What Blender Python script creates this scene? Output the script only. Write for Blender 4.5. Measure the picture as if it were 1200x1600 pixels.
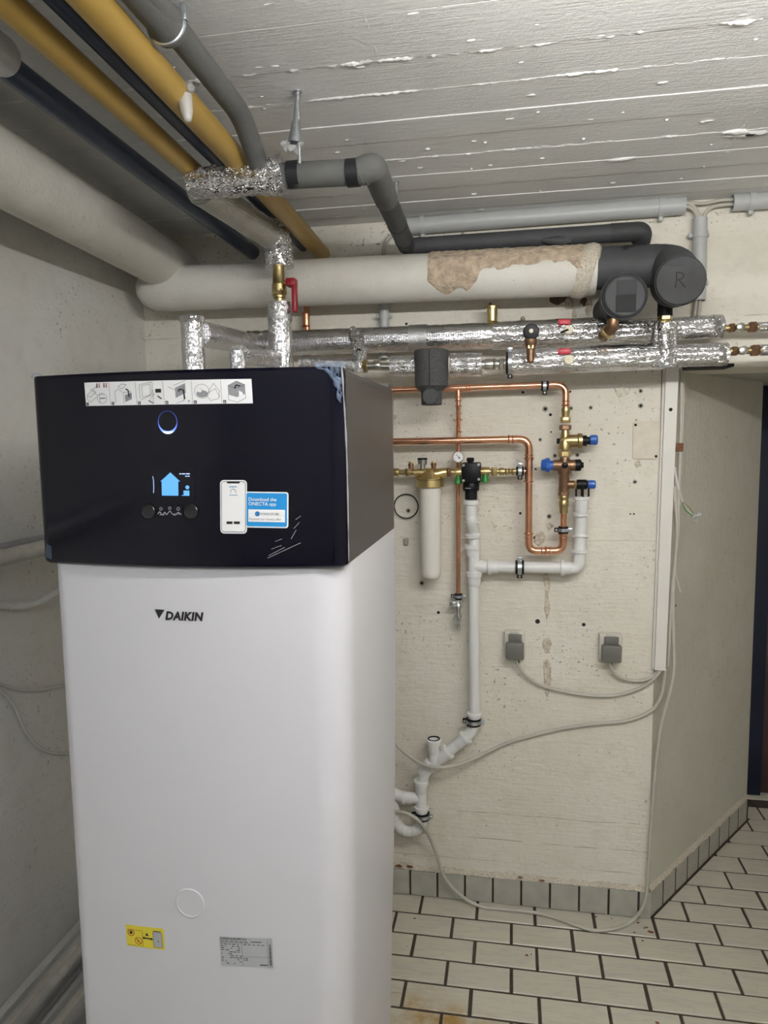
import bpy, bmesh, math, random
from mathutils import Vector, Matrix
random.seed(7)
V = Vector
for o in list(bpy.data.objects): bpy.data.objects.remove(o)
SC = bpy.context.scene
COL = SC.collection
PI = math.pi

# ------------------------------------------------------------------ camera
FPX = 1109.0
CAM = V((0.0, 0.0, 1.72))
_y = V((200.0, -118.0, FPX)).normalized()                 # world +Y (into the back wall) seen from the camera
_dy = -(FPX * FPX + 155.0 * 200.0) / -118.0
_d = V((155.0, _dy, FPX)).normalized()                    # world -Z
_x = _d.cross(_y)
_z = -_d
cd = bpy.data.cameras.new('camera'); cam = bpy.data.objects.new('camera', cd); COL.objects.link(cam)
right = V((_x.x, _y.x, _z.x)); down = V((_x.y, _y.y, _z.y)); fwd = V((_x.z, _y.z, _z.z))
M = Matrix((right, -down, -fwd)).transposed().to_4x4(); M.translation = CAM
cam.matrix_world = M
cd.sensor_width = 36.0; cd.sensor_fit = 'AUTO'; cd.lens = 36.0 * FPX / 1600.0
cd.clip_start = 0.02
SC.camera = cam

# ------------------------------------------------------------------ world, exposure
w = bpy.data.worlds.new('world'); SC.world = w; w.use_nodes = True
w.node_tree.nodes['Background'].inputs[0].default_value = (0.5, 0.5, 0.5, 1)
w.node_tree.nodes['Background'].inputs[1].default_value = 0.05
SC.view_settings.view_transform = 'Standard'
SC.view_settings.look = 'None'
SC.view_settings.gamma = 1.0
SC.view_settings.use_curve_mapping = False
SC.view_settings.exposure = 0.75
LAMP_X, LAMP_Y, LAMP_Z, LAMP_W = 0.50, 0.74, 2.24, 1.15
TUBE_STRENGTH = 92.0
FILL_LAMP = (-0.15, -0.60, 2.33)  # added unseen lamp, brightens the left wall and the unit front
FILL_STRENGTH = 55.0

# ------------------------------------------------------------------ measured points: a point of the photograph at a known depth
def _ray(px, py):
    a, b = px - 600.0, py - 800.0
    return right * a + down * b + fwd * FPX
def P(px, py, y):
    d = _ray(px, py); return CAM + d * ((y - CAM.y) / d.y)
def PZ(px, py, z):
    d = _ray(px, py); return CAM + d * ((z - CAM.z) / d.z)
def PX(px, py, x):
    d = _ray(px, py); return CAM + d * ((x - CAM.x) / d.x)
YW = 2.505; ZC = 2.464; XL = -1.35; XR = 2.3; YF = -2.6
def mpp(y): return y * 1.0 / FPX * 0.985                   # metres per photo pixel at depth y

# ------------------------------------------------------------------ materials
def newmat(name):
    m = bpy.data.materials.new(name); m.use_nodes = True
    nt = m.node_tree; return m, nt, nt.nodes['Principled BSDF']
def nd(nt, t, **kw):
    n = nt.nodes.new(t)
    for k, v in kw.items(): setattr(n, k, v)
    return n
def link(nt, a, b): nt.links.new(a, b)
def coords(nt, scale=(1, 1, 1)):
    tc = nd(nt, 'ShaderNodeTexCoord'); mp = nd(nt, 'ShaderNodeMapping')
    mp.inputs['Scale'].default_value = scale
    link(nt, tc.outputs['Object'], mp.inputs['Vector']); return mp.outputs[0]
def noise(nt, vec, scale, detail=4, rough=.55):
    n = nd(nt, 'ShaderNodeTexNoise'); n.inputs['Scale'].default_value = scale
    n.inputs['Detail'].default_value = detail; n.inputs['Roughness'].default_value = rough
    link(nt, vec, n.inputs['Vector']); return n.outputs['Fac']
def ramp(nt, fac, stops):
    r = nd(nt, 'ShaderNodeValToRGB'); e = r.color_ramp.elements
    while len(e) < len(stops): e.new(.5)
    for i, (p, c) in enumerate(stops):
        e[i].position = p; e[i].color = (c[0], c[1], c[2], 1) if not isinstance(c, (int, float)) else (c, c, c, 1)
    link(nt, fac, r.inputs['Fac']); return r.outputs['Color']
def mix(nt, fac, a, b, mode='MIX'):
    m = nd(nt, 'ShaderNodeMix', data_type='RGBA', blend_type=mode)
    for sock, v in ((m.inputs[0], fac), (m.inputs[6], a), (m.inputs[7], b)):
        if isinstance(v, (int, float)): sock.default_value = v
        elif isinstance(v, tuple): sock.default_value = (*v[:3], 1)
        else: link(nt, v, sock)
    return m.outputs[2]
def bump(nt, bsdf, h, strength, dist=.01):
    b = nd(nt, 'ShaderNodeBump'); b.inputs['Strength'].default_value = strength; b.inputs['Distance'].default_value = dist
    link(nt, h, b.inputs['Height']); link(nt, b.outputs[0], bsdf.inputs['Normal'])
def math_(nt, op, a, b=0.0, c=None):
    m = nd(nt, 'ShaderNodeMath', operation=op)
    for i, v in enumerate((a, b, c)):
        if v is None: continue
        if isinstance(v, (int, float)): m.inputs[i].default_value = v
        else: link(nt, v, m.inputs[i])
    return m.outputs[0]
def solid(name, col, rough=.5, metal=0.0, var=.08, vs=30, bs=0.0, bscale=80, bdist=.003, coat=0.0, scale=(1, 1, 1), trans=0.0, alpha=1.0, spec=.5):
    m, nt, b = newmat(name)
    v = coords(nt, scale)
    f = noise(nt, v, vs)
    lo = tuple(c * (1 - var) for c in col); hi = tuple(min(1, c * (1 + var)) for c in col)
    link(nt, ramp(nt, f, [(.3, lo), (.7, hi)]), b.inputs['Base Color'])
    b.inputs['Roughness'].default_value = rough; b.inputs['Metallic'].default_value = metal
    b.inputs['Coat Weight'].default_value = coat; b.inputs['Specular IOR Level'].default_value = spec
    b.inputs['Transmission Weight'].default_value = trans; b.inputs['Alpha'].default_value = alpha
    if bs: bump(nt, b, noise(nt, v, bscale), bs, bdist)
    return m
def emit(name, col, s):
    m, nt, b = newmat(name)
    b.inputs['Base Color'].default_value = (*col, 1); b.inputs['Emission Color'].default_value = (*col, 1)
    b.inputs['Emission Strength'].default_value = s; return m

def wallmat(name, col, dirt=.5, lines=(), bs=.5, speck=.62, vert=False):
    m, nt, b = newmat(name); v = coords(nt)
    big = noise(nt, v, 2.2, 6, .6); mid = noise(nt, v, 14, 5, .6)
    c = ramp(nt, big, [(.25, tuple(x * (.90, .88, .84)[i] for i, x in enumerate(col))), (.6, col), (.85, tuple(min(1, x * 1.03) for x in col))])
    c = mix(nt, ramp(nt, mid, [(.5, 0), (.8, .35 * dirt)]), c, tuple(x * (.72, .68, .60)[i] for i, x in enumerate(col)))
    sp = noise(nt, v, 75, 3, .7)
    area = noise(nt, v, 3.1, 3, .5)
    spm = math_(nt, 'MULTIPLY', ramp(nt, sp, [(speck, 0), (speck + .06, 1)]), ramp(nt, area, [(.42, 0), (.7, .75 * dirt)]))
    c = mix(nt, spm, c, (.16, .13, .10))
    h = math_(nt, 'ADD', math_(nt, 'MULTIPLY', noise(nt, v, 55, 5, .65), .5), math_(nt, 'MULTIPLY', noise(nt, coords(nt, (4, 4, 30) if not vert else (30, 30, 3)), 3, 4, .6), .6))
    if lines:
        sx = nd(nt, 'ShaderNodeSeparateXYZ'); link(nt, v, sx.inputs[0])
        wob = math_(nt, 'MULTIPLY', math_(nt, 'SUBTRACT', noise(nt, v, 6, 2), .5), .012)
        zz = math_(nt, 'ADD', sx.outputs[2], wob); tot = None
        for z0, strength in lines:
            d = math_(nt, 'ABSOLUTE', math_(nt, 'SUBTRACT', zz, z0))
            l = math_(nt, 'MULTIPLY', math_(nt, 'LESS_THAN', d, .0016), strength)
            tot = l if tot is None else math_(nt, 'MAXIMUM', tot, l)
        tot = math_(nt, 'MULTIPLY', tot, ramp(nt, noise(nt, v, 9, 3), [(.4, 0), (.55, 1)]))
        c = mix(nt, tot, c, (.22, .18, .14)); h = math_(nt, 'SUBTRACT', h, tot)
    link(nt, c, b.inputs['Base Color']); b.inputs['Roughness'].default_value = .62
    bump(nt, b, h, bs, .006); return m

def ceilmat():
    m, nt, b = newmat('whitewashed_concrete'); v = coords(nt)
    gr = noise(nt, coords(nt, (2.2, 48, 1)), 3.2, 5, .65); fine = noise(nt, v, 70, 5, .7); big = noise(nt, v, 2.0, 4, .6)
    c = ramp(nt, big, [(.3, (.70, .70, .69)), (.7, (.80, .80, .79))])
    c = mix(nt, ramp(nt, gr, [(.35, .22), (.5, 0)]), c, (.55, .545, .53))
    pit = math_(nt, 'MULTIPLY', ramp(nt, fine, [(.66, 0), (.72, .7)]), ramp(nt, noise(nt, v, 4.5, 3), [(.45, 0), (.7, 1)]))
    c = mix(nt, pit, c, (.25, .24, .22)); link(nt, c, b.inputs['Base Color']); b.inputs['Roughness'].default_value = .6
    bump(nt, b, math_(nt, 'ADD', math_(nt, 'MULTIPLY', gr, .6), math_(nt, 'MULTIPLY', fine, .75)), .65, .006); return m
def foilmat(name, grid=False, col=(.80, .80, .82), rough=.20, crinkle=1.0):
    m, nt, b = newmat(name); v = coords(nt)
    b.inputs['Metallic'].default_value = 1.0
    n1 = noise(nt, v, 22, 3, .5)
    vo = nd(nt, 'ShaderNodeTexVoronoi', feature='DISTANCE_TO_EDGE'); vo.inputs['Scale'].default_value = 55
    wv = mix(nt, .12, v, nd(nt, 'ShaderNodeTexNoise').outputs['Color'])
    link(nt, wv, vo.inputs['Vector'])
    cr = ramp(nt, vo.outputs['Distance'], [(0.0, 0), (.12, 1)])
    h = math_(nt, 'ADD', math_(nt, 'MULTIPLY', n1, 1.2), math_(nt, 'MULTIPLY', cr, .35))
    if grid:
        wvt = nd(nt, 'ShaderNodeTexWave'); wvt.inputs['Scale'].default_value = 40; link(nt, v, wvt.inputs['Vector'])
        wz = nd(nt, 'ShaderNodeTexWave', bands_direction='Z'); wz.inputs['Scale'].default_value = 40; link(nt, v, wz.inputs['Vector'])
        h = math_(nt, 'ADD', h, math_(nt, 'MULTIPLY', math_(nt, 'ADD', wvt.outputs['Fac'], wz.outputs['Fac']), .12))
    link(nt, ramp(nt, noise(nt, v, 17, 4), [(.3, tuple(c * .82 for c in col)), (.7, col)]), b.inputs['Base Color'])
    link(nt, ramp(nt, noise(nt, v, 25, 3), [(.3, rough * .7), (.75, rough * 1.5)]), b.inputs['Roughness'])
    bump(nt, b, h, .5 * crinkle, .014); return m

MT = {}
WCOL = (.755, .725, .645)
MT['wall'] = wallmat('painted_concrete', WCOL, 1.3, [(.245, .7), (.345, .6), (.16, .4), (1.36, .25), (.90, .2), (2.098, .5)], .75, .612)
MT['wall_left'] = wallmat('painted_plaster', (.70, .695, .665), 1.1, (), .4, .62)
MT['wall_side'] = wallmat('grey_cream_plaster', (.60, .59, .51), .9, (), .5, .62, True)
MT['wall_room'] = wallmat('room_plaster', (.72, .70, .64), .3)
MT['ceil'] = ceilmat()
MT['ridge'] = solid('whitewash_ridge', (.80, .80, .79), .6, bs=.6, bscale=150)
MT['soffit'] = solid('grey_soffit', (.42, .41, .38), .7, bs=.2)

def tilemat():
    m, nt, b = newmat('glazed_marbled_tile'); tc = nd(nt, 'ShaderNodeTexCoord'); v = tc.outputs['Object']
    oi = nd(nt, 'ShaderNodeObjectInfo')
    off = nd(nt, 'ShaderNodeVectorMath', operation='ADD'); sc_ = nd(nt, 'ShaderNodeVectorMath', operation='SCALE')
    geo = nd(nt, 'ShaderNodeNewGeometry')
    mp = nd(nt, 'ShaderNodeMapping'); mp.inputs['Rotation'].default_value = (0, 0, math.radians(-28)); mp.inputs['Scale'].default_value = (3, 26, 1)
    link(nt, geo.outputs['Position'], mp.inputs['Vector'])
    n = noise(nt, mp.outputs[0], 1.6, 3, .5)
    vein = ramp(nt, n, [(.47, 0), (.515, 1), (.56, 0)])
    base = mix(nt, math_(nt, 'MULTIPLY', oi.outputs['Random'], .4), (.56, .53, .43), (.50, .475, .395))
    c = mix(nt, math_(nt, 'MULTIPLY', vein, .5), base, (.40, .40, .38))
    sp = ramp(nt, noise(nt, geo.outputs['Position'], 60, 2, .6), [(.70, 0), (.74, 1)])
    c = mix(nt, math_(nt, 'MULTIPLY', sp, .5), c, (.2, .16, .12))
    # rust stains beside the unit
    sx = nd(nt, 'ShaderNodeSeparateXYZ'); link(nt, geo.outputs['Position'], sx.inputs[0])
    dx = math_(nt, 'ABSOLUTE', math_(nt, 'ADD', sx.outputs[0], .25)); dy = math_(nt, 'ABSOLUTE', math_(nt, 'SUBTRACT', sx.outputs[1], 1.93))
    near = math_(nt, 'SUBTRACT', 1.0, math_(nt, 'ADD', math_(nt, 'MULTIPLY', dx, 3.0), math_(nt, 'MULTIPLY', dy, 6.5)))
    nz = noise(nt, geo.outputs['Position'], 11, 4, .6)
    st = math_(nt, 'MULTIPLY', ramp(nt, near, [(.0, 0), (.6, 1)]), ramp(nt, nz, [(.36, 0), (.62, 1)]))
    c = mix(nt, st, c, (.36, .22, .06))
    link(nt, c, b.inputs['Base Color']); b.inputs['Roughness'].default_value = .28
    bump(nt, b, noise(nt, geo.outputs['Position'], 30, 3), .08, .003); return m
MT['tile'] = tilemat()
MT['tile_base'] = solid('grey_skirting_tile', (.41, .40, .35), .35, var=.10, vs=20)
MT['grout'] = solid('dark_grout', (.055, .040, .028), .9, var=.3, bs=.5)
MT['white_shell'] = solid('white_lacquer', (.66, .655, .695), .38, var=.01, vs=3)
MT['black_panel'] = solid('black_gloss_panel', (.0030, .0030, .0085), .13, var=.1, vs=4, spec=.30)
MT['side_metal'] = solid('dark_brown_metal', (.075, .070, .066), .42, .55, var=.05, vs=4)
MT['knob'] = solid('black_knob', (.008, .008, .010), .3)
MT['film'] = solid('blue_protective_film', (.36, .48, .70), .2, trans=.4, alpha=.20, bs=.8, bscale=120)
MT['filmedge'] = solid('clear_film_edge', (.45, .45, .48), .3, alpha=.7)
MT['paper'] = solid('white_sticker', (.83, .83, .84), .5, var=.01)
MT['label_grey'] = solid('silver_label', (.46, .47, .49), .45, var=.02)
MT['ink'] = solid('black_ink', (.012, .012, .014), .5)
MT['ink_grey'] = solid('grey_ink', (.28, .28, .30), .5)
MT['ink_light'] = solid('pale_ink', (.50, .52, .56), .5)
MT['ink_red'] = solid('red_ink', (.55, .06, .02), .5)
MT['ink_blue'] = solid('dark_blue_ink', (.02, .16, .42), .5)
MT['sticker_blue'] = solid('blue_sticker', (.012, .27, .65), .4, var=.02)
MT['sticker_yellow'] = solid('yellow_sticker', (.78, .66, .05), .45, var=.03)
MT['screen'] = emit('lit_blue_icon', (.07, .24, .62), .85)
MT['screen_white'] = emit('lit_white_text', (.45, .6, 1.0), .45)
MT['copper'] = solid('bright_copper', (.80, .42, .27), .24, 1.0, var=.12, vs=25)
MT['copper_dull'] = solid('tarnished_copper', (.62, .30, .18), .30, 1.0, var=.2, vs=40)
MT['brass'] = solid('brass', (.50, .39, .19), .36, 1.0, var=.15, vs=40)
MT['brass_pale'] = solid('pale_brass', (.72, .58, .28), .33, 1.0, var=.08, vs=40)
MT['bronze'] = solid('brown_bronze', (.26, .155, .095), .42, .85, var=.2, vs=50, bs=.3, bscale=300, bdist=.001)
MT['nickel'] = solid('nickel', (.55, .54, .50), .28, 1.0, var=.1)
MT['chrome'] = solid('chrome', (.72, .73, .75), .14, 1.0, var=.05)
MT['zinc'] = solid('zinc_steel', (.60, .63, .67), .34, 1.0, var=.12, vs=90)
MT['rubber'] = solid('black_rubber', (.007, .007, .008), .55, spec=.25)
MT['black_plastic'] = solid('black_plastic', (.006, .006, .008), .42, spec=.22)
MT['blue_cap'] = solid('blue_plastic', (.02, .10, .42), .35)
MT['green_cap'] = solid('green_plastic', (.02, .22, .04), .4)
MT['red_handle'] = solid('dark_red_plastic', (.30, .012, .022), .35)
MT['red_tag'] = solid('red_plastic', (.52, .02, .04), .4)
MT['cream_plastic'] = solid('cream_plastic', (.72, .66, .50), .45)
MT['pvc'] = solid('white_plastic_pipe', (.74, .74, .73), .36, var=.02, vs=8)
MT['filter_white'] = solid('cream_white_plastic', (.78, .76, .70), .34, var=.02, vs=8)
MT['epp'] = solid('grey_foam_shell', (.066, .066, .068), .75, var=.45, vs=260, bs=.5, bscale=260)
MT['conduit'] = solid('grey_conduit', (.46, .47, .47), .42, var=.03)
MT['trunk'] = solid('white_trunking', (.72, .70, .65), .42, var=.03, vs=6)
MT['cable'] = solid('pale_grey_cable', (.47, .45, .39), .45, var=.05)
MT['cable_white'] = solid('white_cable', (.60, .59, .56), .45, var=.03)
MT['socket'] = solid('grey_white_socket', (.58, .56, .49), .45, var=.05)
MT['socket_dark'] = solid('dark_grey_plug', (.145, .140, .125), .5, var=.06)
MT['clear'] = solid('clear_plastic', (.75, .76, .76), .2, trans=.55, alpha=.65, bs=.6)
MT['clear_dull'] = solid('frosted_plastic', (.72, .70, .66), .4, trans=.25, alpha=.85, bs=.3)
MT['hole'] = solid('dark_hole', (.02, .016, .013), .9)
MT['plug'] = solid('grey_wall_plug', (.35, .33, .29), .7, var=.3, vs=200)
MT['scar_pale'] = solid('filled_plaster', (.70, .66, .56), .85, var=.18, vs=70, bs=1.0, bscale=110, bdist=.006)
MT['scar'] = solid('broken_plaster', (.60, .53, .43), .85, var=.28, vs=70, bs=1.0, bscale=110, bdist=.008)
MT['grime'] = solid('brown_grime', (.12, .085, .06), .95, var=.5, vs=90, bs=.8)
MT['rust'] = solid('rust_scab', (.17, .07, .035), .9, var=.4, vs=120)
MT['grey_foam'] = solid('grey_foam_insulation', (.118, .120, .114), .75, var=.10, vs=18, bs=.2, bscale=200)
MT['dark_foam'] = solid('dark_foam_insulation', (.058, .060, .065), .66, var=.16, vs=14, bs=.2, bscale=150)
MT['black_foam'] = solid('black_foam_insulation', (.042, .043, .046), .66, var=.2, vs=16, bs=.25, bscale=150)
MT['tape'] = solid('black_tape', (.018, .019, .022), .5, var=.15, spec=.3)
MT['yellow_pipe'] = solid('yellow_painted_pipe', (.44, .285, .070), .36, var=.10, vs=10, bs=.15, bscale=40, scale=(1, .15, 1))
MT['blue_pipe'] = solid('navy_painted_pipe', (.022, .038, .085), .32, var=.15, vs=10, bs=.15, bscale=40)
MT['foil'] = foilmat('aluminium_foil', crinkle=.75, rough=.17)
MT['foil_grid'] = foilmat('scrim_foil', True, rough=.21, crinkle=.42)
MT['foil_crumple'] = foilmat('crumpled_foil', rough=.13, crinkle=1.1)
MT['foil_dull'] = foilmat('dull_foil', True, (.62, .62, .58), .42, .6)
MT['foil_tan'] = foilmat('insulated_sleeve', False, (.66, .67, .68), .40, .5)
MT['door_frame'] = solid('navy_frame', (.006, .010, .030), .5)
MT['door'] = solid('red_brown_door', (.20, .085, .055), .5, var=.15, vs=5)
MT['door_dark'] = solid('dark_brown_door', (.055, .025, .022), .5, var=.15, vs=5)
MT['lamp_body'] = solid('white_lamp_body', (.8, .8, .8), .4)
MT['tube'] = emit('lit_tube', (1.0, .98, .94), TUBE_STRENGTH)
MT['tube_fill'] = emit('cool_fill_tube', (.90, .94, 1.0), FILL_STRENGTH)

def plaster_pipe_mat():
    m, nt, b = newmat('plaster_wrapped_pipe'); v = coords(nt)
    big = noise(nt, v, 4, 5, .6)
    c = ramp(nt, big, [(.3, (.60, .575, .515)), (.65, (.70, .685, .63))])
    sp = ramp(nt, noise(nt, v, 50, 3, .7), [(.66, 0), (.72, .6)])
    c = mix(nt, sp, c, (.30, .27, .22)); link(nt, c, b.inputs['Base Color'])
    b.inputs['Roughness'].default_value = .6
    bump(nt, b, math_(nt, 'ADD', noise(nt, v, 12, 4), math_(nt, 'MULTIPLY', noise(nt, v, 70, 4), .35)), .5, .01); return m
MT['plaster'] = plaster_pipe_mat()
MT['brown_wrap'] = solid('brown_crumbled_plaster', (.57, .46, .345), .9, var=.28, vs=45, bs=1.0, bscale=90, bdist=.012)
MT['pale_wrap'] = solid('pale_speckled_plaster', (.55, .50, .41), .85, var=.3, vs=180, bs=.8, bscale=140)

# ------------------------------------------------------------------ mesh helpers
def finish(me, smooth=35):
    if smooth:
        me.shade_smooth()
        try: me.set_sharp_from_angle(angle=math.radians(smooth))
        except Exception: pass
def tag(o, label=None, cat=None, group=None, kind=None):
    if label: o['label'] = label
    if cat: o['category'] = cat
    if group: o['group'] = group
    if kind: o['kind'] = kind
    return o
def wpos(o):
    p = V((0, 0, 0))
    while o is not None: p += o.location; o = o.parent
    return p
def thing(name, label, cat, loc, group=None):
    o = bpy.data.objects.new(name, None); COL.objects.link(o); o.location = V(loc); o.empty_display_size = .05
    return tag(o, label, cat, group)
def obj(name, bm, mat, parent=None, smooth=35, origin=None):
    me = bpy.data.meshes.new(name)
    bmesh.ops.recalc_face_normals(bm, faces=bm.faces)
    off = V(origin) if origin is not None else V((0, 0, 0))
    pp = wpos(parent)
    for v in bm.verts: v.co -= pp + off
    bm.to_mesh(me); bm.free(); me.materials.append(MT[mat] if isinstance(mat, str) else mat); finish(me, smooth)
    o = bpy.data.objects.new(name, me); COL.objects.link(o); o.parent = parent; o.location = off
    return o
def single(name, bm, mat, label, cat, group=None, kind=None, smooth=35):
    lo = V([min(v.co[i] for v in bm.verts) for i in range(3)]); hi = V([max(v.co[i] for v in bm.verts) for i in range(3)])
    org = V(((lo.x + hi.x) / 2, (lo.y + hi.y) / 2, lo.z))
    return tag(obj(name, bm, mat, None, smooth, org), label, cat, group, kind)
def B(): return bmesh.new()
def box(bm, lo, hi, bev=0.0):
    lo, hi = V(lo), V(hi)
    r = bmesh.ops.create_cube(bm, size=1.0)
    vs = r['verts']
    for v in vs: v.co = V([(lo[i] + hi[i]) / 2 + v.co[i] * (hi[i] - lo[i]) for i in range(3)])
    if bev:
        es = list({e for v in vs for e in v.link_edges})
        bmesh.ops.bevel(bm, geom=es, offset=bev, segments=2, affect='EDGES', profile=.5)
    return bm
def boxm(bm, mat4, size, bev=0.0):
    n0 = len(bm.verts)
    r = bmesh.ops.create_cube(bm, size=1.0); vs = r['verts']
    for v in vs: v.co = V([v.co[i] * size[i] for i in range(3)])
    if bev:
        es = list({e for v in vs for e in v.link_edges})
        r = bmesh.ops.bevel(bm, geom=es, offset=bev, segments=2, affect='EDGES', profile=.5)
    bm.verts.ensure_lookup_table()
    for v in bm.verts[n0:]: v.co = mat4 @ v.co
    return bm
def frame(d):
    d = V(d).normalized(); a = V((0, 0, 1)) if abs(d.z) < .9 else V((0, 1, 0))
    u = d.cross(a).normalized(); return d, u, u.cross(d).normalized()
def rounded(pts, fr, steps=8):
    pts = [V(p) for p in pts]
    if not fr: return pts
    out = [pts[0]]
    for i in range(1, len(pts) - 1):
        a, p, c = pts[i - 1], pts[i], pts[i + 1]
        l = min(fr, (a - p).length * .49, (c - p).length * .49)
        s = p + (a - p).normalized() * l; e = p + (c - p).normalized() * l
        for k in range(steps + 1):
            t = k / steps; out.append(s * (1 - t) ** 2 + p * (.55 * 0 + 2 * t * (1 - t)) + e * t * t)
    out.append(pts[-1]); return out
def catmull(pts, n=8):
    pts = [V(p) for p in pts]; q = [pts[0] * 2 - pts[1]] + pts + [pts[-1] * 2 - pts[-2]]; out = []
    for i in range(1, len(q) - 2):
        a, b, c, d = q[i - 1:i + 3]
        for k in range(n):
            t = k / n
            out.append(.5 * ((2 * b) + (c - a) * t + (2 * a - 5 * b + 4 * c - d) * t * t + (3 * b - a - 3 * c + d) * t ** 3))
    out.append(pts[-1]); return out
def sweep(bm, pts, r, n=16, cap=True, step=None, jit=0.0, rfun=None):
    pts = [V(p) for p in pts]
    if step:
        q = []
        for a, b in zip(pts, pts[1:]):
            k = max(1, int((b - a).length / step))
            for j in range(k): q.append(a.lerp(b, j / k))
        q.append(pts[-1]); pts = q
    d, u, w_ = frame(pts[1] - pts[0]); rings = []; L = 0
    for i, p in enumerate(pts):
        if i: L += (p - pts[i - 1]).length
        t = (pts[min(i + 1, len(pts) - 1)] - pts[max(i - 1, 0)]).normalized()
        u = (u - t * u.dot(t)).normalized(); w_ = u.cross(t)
        rr = rfun(L) if rfun else r
        ring = []
        for k in range(n):
            a = 2 * PI * k / n; x = rr + (random.uniform(-jit, jit) if jit else 0)
            ring.append(bm.verts.new(p + u * math.cos(a) * x + w_ * math.sin(a) * x))
        rings.append(ring)
    for a, b in zip(rings, rings[1:]):
        for k in range(n): bm.faces.new((a[k], a[(k + 1) % n], b[(k + 1) % n], b[k]))
    if cap: bm.faces.new(rings[0]); bm.faces.new(rings[-1])
    return bm
def lathe(bm, a, d, prof, n=24, rot=0.0, cap=True):
    """profile [(distance along d, radius)...]"""
    a = V(a); d, u, w_ = frame(d); rings = []
    for t, r in prof:
        r = max(r, 1e-5)
        rings.append([bm.verts.new(a + d * t + u * math.cos(2 * PI * k / n + rot) * r + w_ * math.sin(2 * PI * k / n + rot) * r) for k in range(n)])
    for p, q in zip(rings, rings[1:]):
        for k in range(n): bm.faces.new((p[k], p[(k + 1) % n], q[(k + 1) % n], q[k]))
    if cap: bm.faces.new(rings[0]); bm.faces.new(rings[-1])
    return bm
def rod(a, b, r, n=16):
    a, b = V(a), V(b); return lathe(B(), a, b - a, [(0, r), ((b - a).length, r)], n)
def hexnut(bm, c, d, r, l, n=6, ch=.12):
    d = V(d).normalized(); a = V(c) - d * l / 2
    return lathe(bm, a, d, [(0, r * (1 - ch)), (l * .15, r), (l * .85, r), (l, r * (1 - ch))], n)
def collar(bm, c, d, r, l, n=24):
    d = V(d).normalized(); a = V(c) - d * l / 2
    return lathe(bm, a, d, [(0, r * .94), (l * .2, r), (l * .8, r), (l, r * .94)], n)
def torus(bm, c, d, R, r, n=32, m=8):
    c = V(c); d, u, w_ = frame(d); rings = []
    for i in range(n):
        a = 2 * PI * i / n; e = u * math.cos(a) + w_ * math.sin(a)
        rings.append([bm.verts.new(c + e * (R + r * math.cos(2 * PI * k / m)) + d * r * math.sin(2 * PI * k / m)) for k in range(m)])
    for i in range(n):
        p, q = rings[i], rings[(i + 1) % n]
        for k in range(m): bm.faces.new((p[k], p[(k + 1) % m], q[(k + 1) % m], q[k]))
    return bm
def prism(bm, plan, levels):
    """plan: ccw 2D points; levels [(z, inset)]"""
    n = len(plan); rings = []
    nor = []
    for i in range(n):
        a, b, c = V(plan[i - 1]), V(plan[i]), V(plan[(i + 1) % n])
        e1 = (b - a); e2 = (c - b)
        m_ = V((e1.y, -e1.x)).normalized() + V((e2.y, -e2.x)).normalized(); nor.append(m_.normalized())
    for z, ins in levels:
        dx = 0
        if isinstance(ins, tuple): ins, dx = ins
        rings.append([bm.verts.new((plan[i][0] - nor[i].x * ins + (dx if plan[i][0] > -.58 else 0), plan[i][1] - nor[i].y * ins, z)) for i in range(n)])
    for p, q in zip(rings, rings[1:]):
        for k in range(n): bm.faces.new((p[k], p[(k + 1) % n], q[(k + 1) % n], q[k]))
    bm.faces.new(rings[0]); bm.faces.new(rings[-1]); return bm
def extrude_poly(bm, pts, d):
    d = V(d); a = [bm.verts.new(V(p)) for p in pts]; b = [bm.verts.new(V(p) + d) for p in pts]; n = len(pts)
    for k in range(n): bm.faces.new((a[k], a[(k + 1) % n], b[(k + 1) % n], b[k]))
    bm.faces.new(a); bm.faces.new(b[::-1]); return bm
def blob(bm, c, sx, sy, sz, jit=.2, sub=2):
    n0 = len(bm.verts); bmesh.ops.create_icosphere(bm, subdivisions=sub, radius=1.0); bm.verts.ensure_lookup_table()
    for v in bm.verts[n0:]:
        k = 1 + random.uniform(-jit, jit); v.co = V(c) + V((v.co.x * sx * k, v.co.y * sy * k, v.co.z * sz * k))
    return bm
def text2d(s, size, bold=0.0, shear=0.0, align='LEFT', space=1.0):
    cu = bpy.data.curves.new('t', 'FONT'); cu.body = s; cu.size = size; cu.offset = bold; cu.shear = shear; cu.align_x = align; cu.space_character = space
    cu.resolution_u = 2
    t = bpy.data.objects.new('t', cu); COL.objects.link(t)
    dg = bpy.context.evaluated_depsgraph_get(); dg.update()
    me = bpy.data.meshes.new_from_object(t.evaluated_get(dg))
    vs = [tuple(v.co[:2]) for v in me.vertices]; fs = [tuple(p.vertices) for p in me.polygons]
    bpy.data.objects.remove(t); bpy.data.curves.remove(cu); bpy.data.meshes.remove(me)
    return vs, fs
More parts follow.
